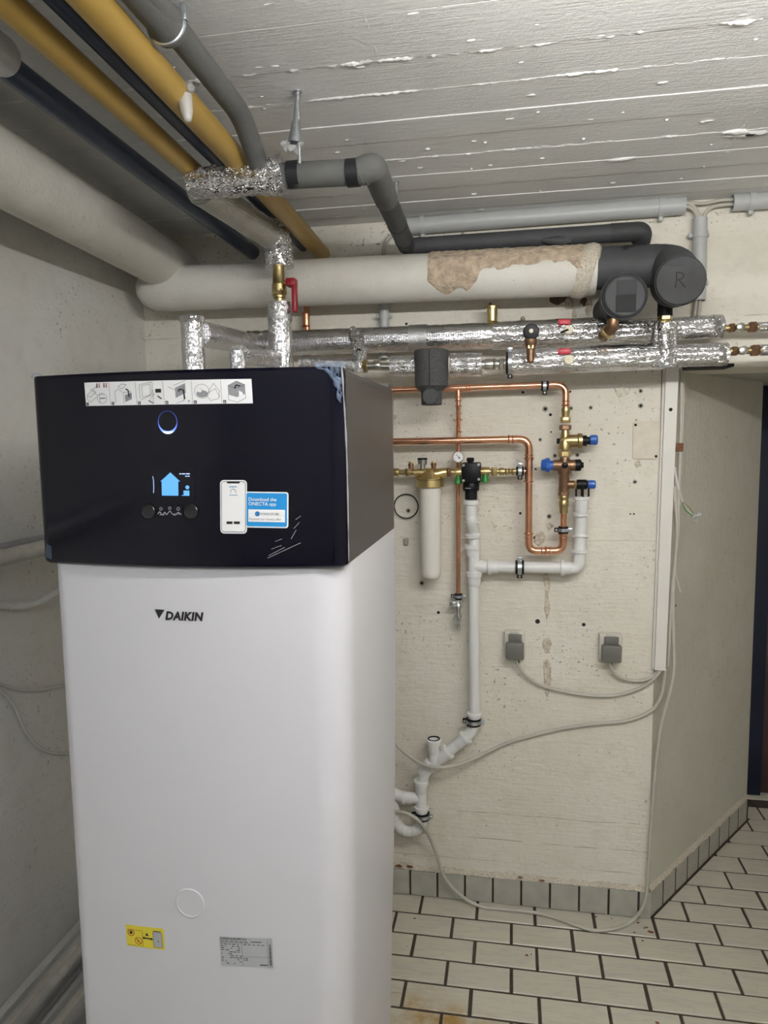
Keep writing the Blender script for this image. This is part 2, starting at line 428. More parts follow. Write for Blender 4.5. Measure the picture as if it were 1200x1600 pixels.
class Flat:
    """flat print, drawn in millimetre-like 2D units, then laid on a surface"""
    def __init__(s): s.v = []; s.f = []
    def poly(s, pts): n = len(s.v); s.v += [tuple(p) for p in pts]; s.f.append(tuple(range(n, n + len(pts)))); return s
    def rect(s, x0, y0, x1, y1): return s.poly([(x0, y0), (x1, y0), (x1, y1), (x0, y1)])
    def line(s, pts, w):
        for (x0, y0), (x1, y1) in zip(pts, pts[1:]):
            d = math.hypot(x1 - x0, y1 - y0) or 1; nx, ny = -(y1 - y0) / d * w / 2, (x1 - x0) / d * w / 2
            s.poly([(x0 + nx, y0 + ny), (x1 + nx, y1 + ny), (x1 - nx, y1 - ny), (x0 - nx, y0 - ny)])
        return s
    def disc(s, x, y, r, n=20, ry=None): return s.poly([(x + r * math.cos(2 * PI * k / n), y + (ry or r) * math.sin(2 * PI * k / n)) for k in range(n)])
    def ring(s, x, y, r, w, n=24, a0=0, a1=2 * PI): return s.line([(x + r * math.cos(a0 + (a1 - a0) * k / n), y + r * math.sin(a0 + (a1 - a0) * k / n)) for k in range(n + 1)], w)
    def text(s, t, x, y, size, **kw):
        vs, fs = text2d(t, size, **kw); n = len(s.v); s.v += [(a + x, b + y) for a, b in vs]; s.f += [tuple(i + n for i in f) for f in fs]; return s
    def grid(s, x0, y0, x1, y1, n):
        for k in range(n): s.rect(x0 + (x1 - x0) * k / n, y0, x0 + (x1 - x0) * (k + 1) / n, y1)
        return s
    def bm(s, fn):
        b = B(); vs = [b.verts.new(fn(*p)) for p in s.v]
        for f in s.f:
            try: b.faces.new([vs[i] for i in f])
            except Exception: pass
        bmesh.ops.remove_doubles(b, verts=b.verts, dist=1e-6); return b
def roundrect(x0, y0, x1, y1, r, n=5):
    pts = []
    for cx, cy, a in ((x1 - r, y1 - r, 0), (x0 + r, y1 - r, 90), (x0 + r, y0 + r, 180), (x1 - r, y0 + r, 270)):
        for k in range(n + 1):
            t = math.radians(a + 90 * k / n); pts.append((cx + r * math.cos(t), cy + r * math.sin(t)))
    return pts

# =================================================================== SETTING
def struct(name, bm, mat, parent=None, smooth=35):
    o = obj(name, bm, mat, parent, smooth)
    if parent is None: o['kind'] = 'structure'
    return o
XC = 0.485                                                    # corner of the chamfered wall
S0, S1 = V((XC, YW)), V((1.04, 3.262))
ZL = 1.932                                                    # underside of the lintel
bm = B(); box(bm, (XL - .15, YW, -.1), (XC, YW + .02, ZC)); 
bm.free()
# back wall with its chamfered return as one masonry block, lintel above the passage
b = B(); extrude_poly(b, [(XL - .15, YW, -.12), (XC, YW, -.12), (XC, YW + .25, -.12), (XL - .15, YW + .25, -.12)], (0, 0, ZC + .12))
wall_back = struct('wall_back', b, 'wall', smooth=0)
b = B(); box(b, (XC, YW, ZL), (XR + .15, YW + .25, ZC))
wall_lintel = struct('wall_lintel', b, 'wall', smooth=0)
sd = (S1 - S0).normalized(); sn = V((-sd.y, sd.x))
b = B(); q0, q1 = S0, S1
extrude_poly(b, [(q0.x, q0.y, -.12), (q1.x, q1.y, -.12), (q1.x, q1.y + .40, -.12), (q1.x - .15, q1.y + .40, -.12), (q0.x - .002, q0.y + .25, -.12)], (0, 0, ZL + .12))
wall_side = struct('wall_side', b, 'wall_side', smooth=0)
b = B(); box(b, (XL - .15, YF, -.12), (XL, YW, ZC)); wall_left = struct('wall_left', b, 'wall_left', smooth=0)
b = B(); box(b, (XR, YF, -.12), (XR + .15, YW, ZC)); struct('wall_right', b, 'wall_room', smooth=0)
b = B(); box(b, (XL - .15, YF - .15, -.12), (XR + .15, YF, ZC)); struct('wall_front', b, 'wall_room', smooth=0)
YD = 3.54
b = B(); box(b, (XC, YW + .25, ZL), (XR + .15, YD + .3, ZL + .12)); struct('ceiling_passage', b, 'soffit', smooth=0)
b = B(); box(b, (XR, YW, -.12), (XR + .15, YD + .3, ZL)); struct('wall_passage', b, 'wall_room', smooth=0)
b = B(); box(b, (S1.x, YD + .01, -.12), (XR, YD + .30, ZL)); struct('wall_end', b, 'wall_side', smooth=0)

# ceiling with the relief of its shuttering boards
b = B(); box(b, (XL - .15, YF - .15, ZC), (XR + .15, YW + .25, ZC + .15)); ceiling = struct('ceiling', b, 'ceil', smooth=0)
seams = [-.25, -.1, .03, .17, .31, .45, .59, .73, .87, 1.01, 1.16, 1.31, 1.465, 1.60, 1.73, 1.845, 1.965, 2.085, 2.20, 2.31, 2.41]
for a, c in zip(seams, seams[1:] + [YW - .004]):
    x0, x1 = XL + .001, XR - .001; b = B(); dz = random.uniform(.0008, .004)
    n = 30; top = []; bot = []
    for k in range(n + 1):
        x = x0 + (x1 - x0) * k / n; e = random.uniform(-.0012, .0012)
        top.append((x, a + .002 + e)); bot.append((x, c - .002 + random.uniform(-.0012, .0012)))
    lo1 = [b.verts.new((x, y, ZC - dz)) for x, y in top]; lo2 = [b.verts.new((x, y, ZC - dz)) for x, y in bot]
    up1 = [b.verts.new((x, y - .002, ZC + .002)) for x, y in top]; up2 = [b.verts.new((x, y + .002, ZC + .002)) for x, y in bot]
    for k in range(n):
        b.faces.new((lo1[k], lo1[k + 1], lo2[k + 1], lo2[k])); b.faces.new((up1[k], up1[k + 1], lo1[k + 1], lo1[k])); b.faces.new((lo2[k], lo2[k + 1], up2[k + 1], up2[k]))
    obj('board_imprint', b, 'ceil', ceiling, 0)
strength = {1.465: .0080, 1.60: .0048, 1.31: .0040, 1.73: .0024, 1.845: .0026, 1.965: .0050, 2.085: .0020, 2.20: .0016, 2.31: .0020, 2.41: .0014, 1.16: .004}
def ridge(path, wbase, hb):
    b = B(); ra = []; k = .6; off = 0.0
    for i, p in enumerate(path):
        t = (path[min(i + 1, len(path) - 1)] - path[max(i - 1, 0)]).normalized(); s_ = V((-t.y, t.x, 0))
        k = k + (.75 - k) * .12 + random.uniform(-.32, .32); k = min(1.3, max(.08, k))
        if random.random() < .04: k = random.uniform(.05, .2)
        off = max(-1, min(1, off + random.uniform(-.35, .35)))
        wd = wbase * (.35 + .65 * k) * random.uniform(.7, 1.3); h = hb * k * random.uniform(.6, 1.3)
        c = p + s_ * off * wbase * .5
        ra.append([b.verts.new(c + s_ * x * wd + V((0, 0, .002 - hh * h))) for x, hh in ((-1, 0), (-.75, .55), (-.2, 1), (.35, .85), (.8, .5), (1, 0))])
    for p, q in zip(ra, ra[1:]):
        for k2 in range(5): b.faces.new((p[k2], p[k2 + 1], q[k2 + 1], q[k2]))
    return b
for y, s_ in strength.items():
    n = 620
    path = [V((XL + .02 + (XR - XL - .04) * k / n, y + random.uniform(-.0015, .0015), ZC - .002)) for k in range(n + 1)]
    obj('concrete_ridge', ridge(path, s_, s_ * .75), 'ridge', ceiling, 60)
path = [V((.56 - .02 * k / 60 + random.uniform(-.003, .003), 1.80 + .47 * k / 60, ZC - .002)) for k in range(61)]
obj('concrete_ridge', ridge(path, .005, .004), 'ridge', ceiling, 60)
path = [V((-.25 - .015 * k / 40 + random.uniform(-.002, .002), 1.05 + .42 * k / 40, ZC - .002)) for k in range(41)]
obj('concrete_ridge', ridge(path, .004, .003), 'ridge', ceiling, 60)
b = B()                                                        # knots and flakes of whitewash
for k in range(90):
    x, y = random.uniform(-.9, 1.1), random.uniform(1.15, 2.48); l = random.uniform(.003, .013)
    blob(b, (x, y, ZC - .003), l, l * .25, random.uniform(.0015, .0025), .25, 1)
blob(b, PZ(1170, 208, ZC - .002), .05, .012, .006, .3); blob(b, PZ(1150, 205, ZC - .002), .03, .010, .008, .3); blob(b, PZ(972, 248, ZC - .002), .04, .010, .006, .3)
tag(obj('whitewash_flakes', b, 'ridge', ceiling, 60), kind='stuff')
b = B(); blob(b, PZ(1176, 210, ZC - .006), .018, .005, .004, .3); obj('spalled_spot', b, 'hole', ceiling)

# floor: dark mortar bed and glazed tiles in running bond
b = B(); box(b, (XL - .15, YF - .15, -.14), (XR + .15, YD + .3, -.004)); floor = struct('floor', b, 'grout', smooth=0)
TW, TD, PXT, PYT = .196, .099, .2065, .1085
def tile_mesh():
    b = B(); box(b, (-TW / 2, -TD / 2, -.010), (TW / 2, TD / 2, 0)); 
    es = [e for e in b.edges if all(v.co.z > -.001 for v in e.verts)]
    bmesh.ops.bevel(b, geom=es, offset=.0018, segments=1, affect='EDGES')
    me = bpy.data.meshes.new('floor_tile'); b.to_mesh(me); b.free(); me.materials.append(MT['tile']); return me
tmesh = tile_mesh()
cells = []
def inside(x, y):
    if y + TD / 2 > YW - .012 and x < XC + (y - YW) * (S1.x - XC) / (S1.y - YW) + .01: return False
    if x < XL + .03 or x > XR - .03 or y > YD - .02 or y < YF + .05: return False
    return True
def clip_tile(x, y, keep):
    """tile cut along the foot of the chamfered wall"""
    b = B(); box(b, (x - TW / 2, y - TD / 2, -.010), (x + TW / 2, y + TD / 2, 0))
    n = V((sd.y, -sd.x, 0)); p = V((S0.x, S0.y, 0)) + n * .016
    r = bmesh.ops.bisect_plane(b, geom=b.verts[:] + b.edges[:] + b.faces[:], plane_co=p, plane_no=n, clear_inner=True)
    es = [e for e in b.edges if e.is_boundary]
    if es: bmesh.ops.holes_fill(b, edges=es)
    return b
tiles = []
for r in range(-11, 40):
    yc = 2.452 - PYT * r
    if yc < YF + .06 or yc > YD: continue
    x0 = .088 - TW / 2 - .005 if r % 2 == 0 else .005 - TW / 2 - .005
    for k in range(-9, 13):
        tiles.append((x0 + PXT * k, yc))
vis = []; rest = []
for x, y in tiles:
    if x - TW / 2 < XL + .01 or x + TW / 2 > XR: continue
    if y > YW - .05:
        xe = lambda yy: S0.x + max(0, yy - YW) * (S1.x - S0.x) / (S1.y - S0.y)
        if y > S1.y and x - TW / 2 < S1.x + .02: 
            if x + TW / 2 < S1.x + .03 or y + TD / 2 > 3.445: continue
            b = B(); box(b, (S1.x + .012, y - TD / 2, -.010), (x + TW / 2, y + TD / 2, 0)); obj('floor_tile', b, 'tile', floor, 0); continue
        if x + TW / 2 < xe(y - TD / 2) + .03: continue
        if x - TW / 2 < xe(y + TD / 2) + .02 and y < S1.y + .05:
            b = clip_tile(x, y, 1)
            if len(b.faces) >= 4: obj('floor_tile', b, 'tile', floor, 0)
            else: b.free()
            continue
    elif y + TD / 2 > YW + .003: continue
    if y + TD / 2 > 3.447: continue
    # largest in the photograph: the ground in front of the wall and in the passage
    d = (V((x, y)) - V((.35, 2.2))).length
    vis.append((d, x, y))
vis.sort()
for i, (d, x, y) in enumerate(vis):
    if i < 255:
        if (abs(x + .40) < .1 and abs(y - 2.016) < .05):
            # cracked tile beside the unit: four shards
            for (a0, a1, c0, c1) in ((-.5, .22, -.02, .5), (.235, .5, .01, .5), (-.5, .26, -.5, -.035), (.275, .5, -.5, -.005)):
                b = B(); box(b, (x + a0 * TW, y + c0 * TD, -.010), (x + a1 * TW, y + c1 * TD, random.uniform(-.002, 0))); obj('tile_shard', b, 'tile', floor, 0)
            continue
        o = bpy.data.objects.new('floor_tile', tmesh); COL.objects.link(o); o.parent = floor
        o.location = (x + random.uniform(-.001, .001), y + random.uniform(-.0008, .0008), random.uniform(-.0006, .0006)); o.rotation_euler = (0, 0, random.uniform(-.003, .003))
    else: rest.append((x, y))
b = B()
for x, y in rest: box(b, (x - TW / 2, y - TD / 2, -.010), (x + TW / 2, y + TD / 2, 0))
tag(obj('tile_field', b, 'tile', floor, 0), kind='stuff')

# skirting of small tiles along both wall faces
b = B(); box(b, (XL, YW - .004, -.004), (XC + .004, YW + .01, .094)); base_back = struct('baseboard_back', b, 'grout', smooth=0)
b = B(); PT = .1028; box(b, (-.0475, -.008, .004), (.0475, 0, .100), .0012); me = None
first = None
for k in range(0, 19):
    if k == 0: xa, xb = XC - .030, XC + .008
    else: xb = XC - .0375 - (k - 1) * PT; xa = xb - .0955
    if xa < XL: break
    b2 = B(); box(b2, (xa, YW - .012, .003), (xb, YW - .003, .099 + random.uniform(-.001, .002)), .0012); obj('skirting_tile', b2, 'tile_base', base_back, 0)
b.free()
b = B(); nrm = V((sd.y, -sd.x, 0)); s3 = V((sd.x, sd.y, 0)); p0 = V((S0.x, S0.y, 0)); slen = (S1 - S0).length
def sidebox(b, t0, t1, z0, z1, d0, d1, bev=0):
    rot = Matrix((s3, nrm, V((0, 0, 1)))).transposed().to_4x4()
    c = p0 + s3 * (t0 + t1) / 2 + nrm * (d0 + d1) / 2 + V((0, 0, (z0 + z1) / 2)); rot.translation = c
    return boxm(b, rot, (t1 - t0, d1 - d0, z1 - z0), bev)
sidebox(b, -.004, slen, -.004, .094, -.01, .0080); base_side = struct('baseboard_side', b, 'grout', smooth=0)
k = 0; t = .004
while t + .095 < slen + .02:
    b = sidebox(B(), t, min(t + .0935, slen + .004), .003, .099 + random.uniform(-.001, .002), .003, .009, .0012); obj('skirting_tile', b, 'tile_base', base_side, 0); t += PT
# crumbling plaster edge above the skirting
for nm, fn, L, par in (('plaster_edge', lambda t, d, z: V((XL + t, YW - d, z)), XC - XL, base_back), ('plaster_edge', lambda t, d, z: p0 + s3 * t + nrm * d + V((0, 0, z)), slen, base_side)):
    b = B(); rr = []; n = 150
    for i in range(n + 1):
        t = L * i / n; h = random.uniform(.004, .014); d = random.uniform(.006, .014)
        rr.append([b.verts.new(fn(t, dd, z)) for dd, z in ((-.001, .112 + h), (d * .4, .106 + h * .6), (d, .1015), (-.001, .0985))])
    for p, q in zip(rr, rr[1:]):
        for k in range(3): b.faces.new((p[k], p[k + 1], q[k + 1], q[k]))
    obj(nm, b, 'pale_wrap', par, 60)
for (px, py, sx, sz) in ((623, 1353, .012, .006), (640, 1354, .011, .005), (813, 1371, .010, .003), (847, 1376, .012, .003)):
    b = B(); p = P(px, py, YW - .012); blob(b, p, sx, .003, sz, .35); obj('rust_scab', b, 'rust', wall_back)
# dirt specks on the floor by the corner
for (px, py, r_) in ((1017, 1456, .010), (1010, 1449, .005), (1006, 1450, .004), (997, 1442, .005), (991, 1457, .004), (931, 1432, .004), (956, 1435, .003), (1004, 1470, .004), (648, 1435, .004), (823, 1492, .006), (830, 1491, .003), (1027, 1598, .006)):
    p = PZ(px, py, .001); b = B(); blob(b, p, r_, r_ * .8, .0015, .35, 1)
    obj('dirt_speck', b, 'rust', floor)

# wall details: drilled holes and plugs, scars
for (px, py, r_, pl) in ((817, 613, .005, 0), (852, 639, .007, 1), (860, 648, .0055, 0), (892, 638, .005, 1), (923, 637, .005, 1), (891, 612, .004, 0), (861, 675, .003, 0), (844, 687, .0045, 1), (867, 712, .005, 1), (902, 711, .005, 1), (837, 733, .004, 0), (813, 802, .005, 0), (858, 807, .006, 1), (836, 840, .006, 0), (831, 841, .004, 0), (985, 803, .003, 0), (990.5, 803, .0035, 0), (992, 753, .005, 1), (1001, 611, .005, 1), (1001, 634, .006, 1), (635, 506, .005, 0), (638, 798, .006, 1), (659, 911, .006, 1), (685, 957, .006, 0), (840, 971, .009, 0), (912, 976, .007, 0), (992, 664, .005, 0), (922, 720, .002, 0), (948, 890, .002, 0), (771, 695, .002, 0), (700, 1130, .002, 0), (642, 1185, .002, 0), (716, 1215, .002, 0), (780, 1250, .002, 0), (905, 1180, .002, 0), (870, 1290, .002, 0), (760, 1290, .002, 0)):
    p = P(px, py, YW); b = B()
    lathe(b, p + V((0, .004, 0)), (0, -1, 0), [(0, r_), (.0045, r_ * .95)], 10); h = obj('drill_hole', b, 'hole', wall_back)
    if pl:
        b = B(); d = V((0, -1, 0)); lathe(b, p, d, [(0, r_ * 1.5), (.0015, r_ * 1.35), (.0015, r_ * .8), (0, r_ * .8)], 12, cap=False); obj('wall_plug', b, 'plug', wall_back)
for pts, mat in (([(848, 895), (856, 890), (861, 905), (857, 930), (860, 955), (854, 975), (850, 955), (852, 925)], 'scar'), ([(848, 998), (858, 995), (863, 1005), (860, 1020), (852, 1022), (847, 1010)], 'scar'), ([(848, 1030), (856, 1027), (863, 1040), (861, 1065), (856, 1095), (851, 1085), (849, 1060)], 'scar'),
                 ([(835, 835), (846, 828), (853, 836), (850, 847), (841, 855), (834, 848)], 'scar'), ([(852, 818), (860, 815), (866, 822), (858, 830)], 'scar'), ([(958, 607), (972, 600), (986, 607), (980, 618), (966, 622)], 'scar_pale'), ([(648, 760), (655, 757), (653, 764)], 'scar'), ([(766, 813), (772, 818), (778, 821), (772, 824)], 'scar'), ([(792, 823), (800, 825), (797, 830)], 'scar'), ([(990, 722), (1000, 720), (1004, 728), (994, 731)], 'scar')):
    b = B(); c = V((sum(p[0] for p in pts) / len(pts), sum(p[1] for p in pts) / len(pts)))
    big = [(p[0] + random.uniform(-1.2, 1.2), p[1] + random.uniform(-1.2, 1.2)) for a, bb in zip(pts, pts[1:] + pts[:1]) for p in (a, ((a[0] + bb[0]) / 2, (a[1] + bb[1]) / 2))]
    o_ = [b.verts.new(P(x, y, YW + .002)) for x, y in big]; i_ = [b.verts.new(P(c.x + (x - c.x) * .8, c.y + (y - c.y) * .8, YW - .0025 - random.uniform(0, .002))) for x, y in big]
    n = len(big)
    for k in range(n): b.faces.new((o_[k], o_[(k + 1) % n], i_[(k + 1) % n], i_[k]))
    cv = b.verts.new(P(c.x, c.y, YW - .003))
    for k in range(n): b.faces.new((i_[k], i_[(k + 1) % n], cv))
    obj('plaster_scar', b, mat, wall_back, 0)
for (px, py, sx, sz, m_) in ((872, 466, .028, .018, 'grime'), (890, 474, .016, .022, 'scar'), (897, 490, .008, .016, 'scar'), (920, 478, .012, .030, 'scar'), (912, 470, .010, .016, 'grime')):
    b = B(); blob(b, P(px, py, YW), sx, .006, sz, .3); obj('broken_mortar', b, m_, wall_back)
# painted-over cover plate
pl = thing('cover_plate', 'painted-over rectangular cover plate on the wall beside the white trunking', 'cover plate', P(1009, 718, YW))
a, c = P(989, 658, YW), P(1030, 717, YW)
b = B(); extrude_poly(b, [(x, YW - .006, z) for x, z in roundrect(a.x, c.z, c.x, a.z, .008)], (0, .008, 0)); obj('plate', b, solid('tan_paint', (.66, .60, .50), .6), pl)
for px, py in ((993, 664), (1025, 713)):
    b = B(); lathe(b, P(px, py, YW - .005), (0, -1, 0), [(0, .005), (.003, .0045)], 10); obj('screw', b, 'hole', pl)

# door beyond the chamfered wall
dx0 = P(1166, 1232, YD).x
d1 = thing('door_1', None, None, (dx0 + .3, YD, 0)); d1['kind'] = 'structure'
b = B(); box(b, (S1.x + .002, YD - .06, 0), (dx0 + .045, YD + .01, ZL - .001), .003); obj('door_frame', b, 'door_frame', d1)
b = B(); box(b, (dx0 + .95, YD - .06, 0), (dx0 + 1.0, YD + .01, ZL - .001), .003); obj('door_frame', b, 'door_frame', d1)
b = B(); box(b, (S1.x + .003, 3.448, -.004), (dx0 + 1.1, YD - .001, .004), .002); obj('threshold', b, 'tile', d1)
zsplit = P(1195, 950, YD).z
b = B(); box(b, (dx0 + .046, YD - .03, zsplit), (dx0 + .949, YD + .01, ZL - .001), .002); obj('door_panel', b, 'door', d1)
b = B(); box(b, (dx0 + .046, YD - .028, 0), (dx0 + .949, YD + .01, zsplit - .001), .002); obj('door_panel', b, 'door_dark', d1)
b = B(); lathe(b, (dx0 + .86, YD - .03, 1.02), (0, -1, 0), [(0, .022), (.006, .022), (.007, .009), (.05, .009)], 16); sweep(b, [(dx0 + .86, YD - .075, 1.02), (dx0 + .74, YD - .075, 1.02)], .009, 10); obj('door_handle', b, 'nickel', d1)
# small tape mark and pipe opening plate on the chamfered wall
b = sidebox(B(), .15, .19, 1.83, 1.90, .0005, .002); obj('tape_mark', b, 'cream_plastic', wall_side)
p = PX(1084, 948, .60); b = B()
t = .20
lathe(b, p0 + s3 * .155 + V((0, 0, P(1084, 948, 2.62).z)), nrm, [(-.002, .006), (.001, .005)], 10); obj('drill_hole', b, 'hole', wall_side)

# low concrete ledge along the foot of the left wall
ZLE = .215
b = B(); box(b, (XL, .2, -.004), (-1.03, YW, ZLE), .01); struct('trim_1', b, 'wall_left')

# ---------------------------------------------------------------- room lamp, plus an added fill lamp behind the camera
def batten(label, X, Y, Z, W_, mat):
    lp = thing('ceiling_lamp', label, 'lamp', (X, Y, ZC), 'batten lamps under the ceiling')
    b = B(); box(b, (X - .62, Y - .035, Z + .045), (X + .62, Y + .035, Z + .10), .004); obj('housing', b, 'lamp_body', lp)
    for s_ in (-1, 1):
        b = B(); box(b, (X + s_ * .60 - .015, Y - .018, Z - .02), (X + s_ * .60 + .015, Y + .018, Z + .05), .003); obj('tube_holder', b, 'lamp_body', lp)
        obj('suspension_rod', rod((X + s_ * .4, Y, Z + .098), (X + s_ * .4, Y, ZC - .003), .004, 8), 'zinc', lp)
    obj('tube', rod((X - W_ / 2, Y, Z), (X + W_ / 2, Y, Z), .014, 12), mat, lp)
batten('white batten lamp with one lit tube, nearer the back wall', LAMP_X, LAMP_Y, LAMP_Z, LAMP_W, 'tube')
batten('added fill lamp built as a white batten with one cool tube, behind the camera', *FILL_LAMP, 1.15, 'tube_fill')

# =================================================================== THE HEAT PUMP UNIT
UX0, UX1, UXC = -.885, -.288, -.5865
ZT, ZB = 1.845, 1.497
def yf(x): return 1.176 + .030 * ((x - UXC) / .2985) ** 2
def yb(x): return 1.192 + .024 * ((x - UXC) / .2985) ** 2
unit = thing('heat_pump_unit', 'tall white heat pump tank with a glossy black control hood', 'heat pump', (UXC, 1.53, 0))
def plan_front(x0, x1, fn, rl, rr, yback, n=28):
    pts = []
    yl = fn(x0 + rl); yr = fn(x1 - rr)
    for k in range(9):
        a = PI + PI / 2 * k / 8; pts.append((x0 + rl + rl * math.cos(a), yl + rl + rl * math.sin(a)))
    for k in range(1, n): x = x0 + rl + (x1 - rr - x0 - rl) * k / n; pts.append((x, fn(x)))
    for k in range(9):
        a = -PI / 2 + PI / 2 * k / 8; pts.append((x1 - rr + rr * math.cos(a), yr + rr + rr * math.sin(a)))
    return pts
def plan_full(x0, x1, fn, rl, rr, y1, rb):
    pts = plan_front(x0, x1, fn, rl, rr, y1)
    for cx, a0 in ((x1 - rb, 0), (x0 + rb, PI / 2)):
        for k in range(9):
            a = a0 + PI / 2 * k / 8; pts.append((cx + rb * math.cos(a), y1 - rb + rb * math.sin(a)))
    return pts
body_plan = plan_full(-.872, -.290, yb, .035, .07, 1.85, .12)
lv = [(.03, (.012, -.03)), (.04, (.0, -.03)), (.45, (0, -.018)), (.8, (0, -.006)), (1.2, 0), (1.45, 0), (ZB, 0)]
obj('tank_shell', prism(B(), body_plan, lv), 'white_shell', unit, 40)
b = B(); box(b, (-.84, 1.26, 0), (-.35, 1.80, .034), .004); obj('foot', b, 'rubber', unit)
hood_plan = plan_full(-.874, -.2895, lambda x: 1.232, .01, .012, 1.85, .12)
obj('hood_cover', prism(B(), hood_plan, [(ZB - .001, .0), (ZT - .012, 0), (ZT - .004, .003), (ZT - .002, .01)]), 'side_metal', unit, 14)
front_plan = plan_front(UX0, UX1, yf, .02, .034, 0) + [(UX1 - .004, 1.246), (UX0 + .004, 1.246)]
panel = obj('front_panel', prism(B(), front_plan, [(ZB - .005, .006), (ZB - .001, .001), (ZB + .004, 0), (ZT - .006, 0), (ZT - .001, .002), (ZT, .007)]), 'black_panel', unit, 14)
def front_xz(px, py, fn):
    y = 1.2
    for _ in range(8):
        p = P(px, py, y); y = fn(p.x)
    return p
def on_front(fn, off):
    return lambda x, z: V((x, fn(x) - off, z))
def quad_map(fn, TL, TR, BL, W, H, off):
    a, r_, d_ = front_xz(*TL, fn), front_xz(*TR, fn), front_xz(*BL, fn)
    ux, uz = (r_.x - a.x) / W, (r_.z - a.z) / W; vx, vz = (d_.x - a.x) / H, (d_.z - a.z) / H
    def f(u, v):
        v = H - v; x = a.x + ux * u + vx * v; z = a.z + uz * u + vz * v; return V((x, fn(x) - off, z))
    return f
def printed(name, fl, fmap, mat, parent):
    o = obj(name, fl.bm(fmap), mat, parent, 0)
    if len(fl.f) > 1: o['kind'] = 'stuff'                     # print too small to pick apart
    return o
def sticker(name, mat, fn, TL, TR, BL, W, H, outline=None, n=24):
    f0 = quad_map(fn, TL, TR, BL, W, H, .0006); f1 = quad_map(fn, TL, TR, BL, W, H, -.0005)
    fl = Flat()
    if outline: fl.poly(outline)
    else: fl.grid(0, 0, W, H, n)
    b = fl.bm(f0); s_ = obj(name, b, mat, unit, 0)
    sol = s_.modifiers.new('thickness', 'SOLIDIFY'); sol.thickness = .0004; sol.offset = 0
    return s_, quad_map(fn, TL, TR, BL, W, H, .0011), quad_map(fn, TL, TR, BL, W, H, .0015)

# light ring (brightest at its lower edge), display and knobs
c = front_xz(262, 659, yf)
def ringmat():
    m, nt, bs_ = newmat('blue_light_ring'); tc = nd(nt, 'ShaderNodeTexCoord'); sx = nd(nt, 'ShaderNodeSeparateXYZ'); link(nt, tc.outputs['Generated'], sx.inputs[0])
    bs_.inputs['Base Color'].default_value = (.02, .04, .2, 1)
    link(nt, ramp(nt, sx.outputs[2], [(0, (.55, .7, 1)), (.14, (.12, .2, 1)), (.6, (.06, .10, .75)), (1, (.05, .05, .3))]), bs_.inputs['Emission Color'])
    link(nt, ramp(nt, sx.outputs[2], [(0, 1.0), (.12, .55), (.5, .14), (1, .03)]), nt.nodes.new('ShaderNodeMath').inputs[0])
    mm = nt.nodes[-1]; mm.operation = 'MULTIPLY'; mm.inputs[1].default_value = 2.6; link(nt, mm.outputs[0], bs_.inputs['Emission Strength']); return m
b = B(); R_ = .0178; n = 48; m_ = 6; rings = []
for i in range(n):
    a = 2 * PI * i / n; low = max(0, -math.sin(a)); wd = .0007 + .0016 * low ** 1.5
    rr = []
    for k in range(m_):
        t = 2 * PI * k / m_; r_ = R_ + wd * math.cos(t); x = c.x + r_ * math.cos(a); z = c.z + r_ * 1.06 * math.sin(a)
        rr.append(b.verts.new((x, yf(x) - .0005 - wd * .5 * math.sin(t), z)))
    rings.append(rr)
for i in range(n):
    p, q = rings[i], rings[(i + 1) % n]
    for k in range(m_): b.faces.new((p[k], p[(k + 1) % m_], q[(k + 1) % m_], q[k]))
obj('light_ring', b, ringmat(), unit)
s_, f1, f2 = sticker('display_screen', 'black_panel', yf, (233, 732), (305, 732), (234, 782), 72, 50, n=10)
fl = Flat().poly([(14, 30), (35 - 8, 43), (40 + 2, 30), (39, 30), (39, 8), (16 - 0, 8), (16, 30)])
fl = Flat().poly([(20, 8), (46, 8), (46, 30), (49, 30), (34, 44), (18, 30), (20, 30)]); fl.rect(51, 8, 63, 9).rect(54, 9, 63, 16).disc(60, 21, 3)
printed('screen_icon', fl, f1, 'screen', s_)
fl = Flat().rect(48, 41, 51, 42.6).rect(52, 41, 57, 42.6).rect(58, 41, 64, 42.6).rect(57, 37.4, 59.8, 38.8).rect(60.6, 37.4, 63.6, 38.8).line([(6, 38), (7, 32), (7.4, 22), (6.8, 12)], .9)
printed('screen_text', fl, f1, 'screen_white', s_)
for px in (232.5, 299):
    p = front_xz(px, 799, yf); d = V((0, -1, 0))
    k_ = obj('control_knob', lathe(B(), p + V((0, .001, 0)), d, [(0, .0128), (.003, .0128), (.0042, .0118), (.0036, .010), (.0036, .0001)], 28), 'knob', unit)
    obj('knob_rim', torus(B(), p + V((0, -.0012, 0)), d, .0134, .0005), 'rubber', k_)
s_, f1, f2 = sticker('icon_strip', 'black_panel', yf, (246, 789), (286, 789), (246, 808), 40, 19, n=6)
fl = Flat().line([(1, 5), (4, 9), (8, 3), (12, 8), (15, 4)], 1.4).line([(15, 4), (20, 10), (24, 5), (28, 3), (33, 8), (38, 4)], 1.4).ring(20, 14, 2, 1).ring(33, 13, 2.2, 1).ring(6, 13, 2, 1).line([(4, 4), (12, 4)], 1.2).line([(26, 5), (36, 5)], 1.1)
printed('icons', fl, f1, 'ink_grey', s_)
# instruction strip
W, H = 262, 38
s_, f1, f2 = sticker('instruction_strip', 'paper', yf, (132, 598), (393, 592), (135, 634.5), W, H, n=30)
ln = Flat(); gr = Flat(); bk = Flat(); tx = Flat(); rd = Flat()
pw = W / 6
for i in range(6):
    x = i * pw
    if i: ln.line([(x - 1, 1), (x - 1, H - 1)], .35)
    bk.rect(x + 1, .6, x + 5.2, 5.6); tx.text(str(i + 1), x + 1.9, 1.3, 4.6, bold=.06)
lw = .45
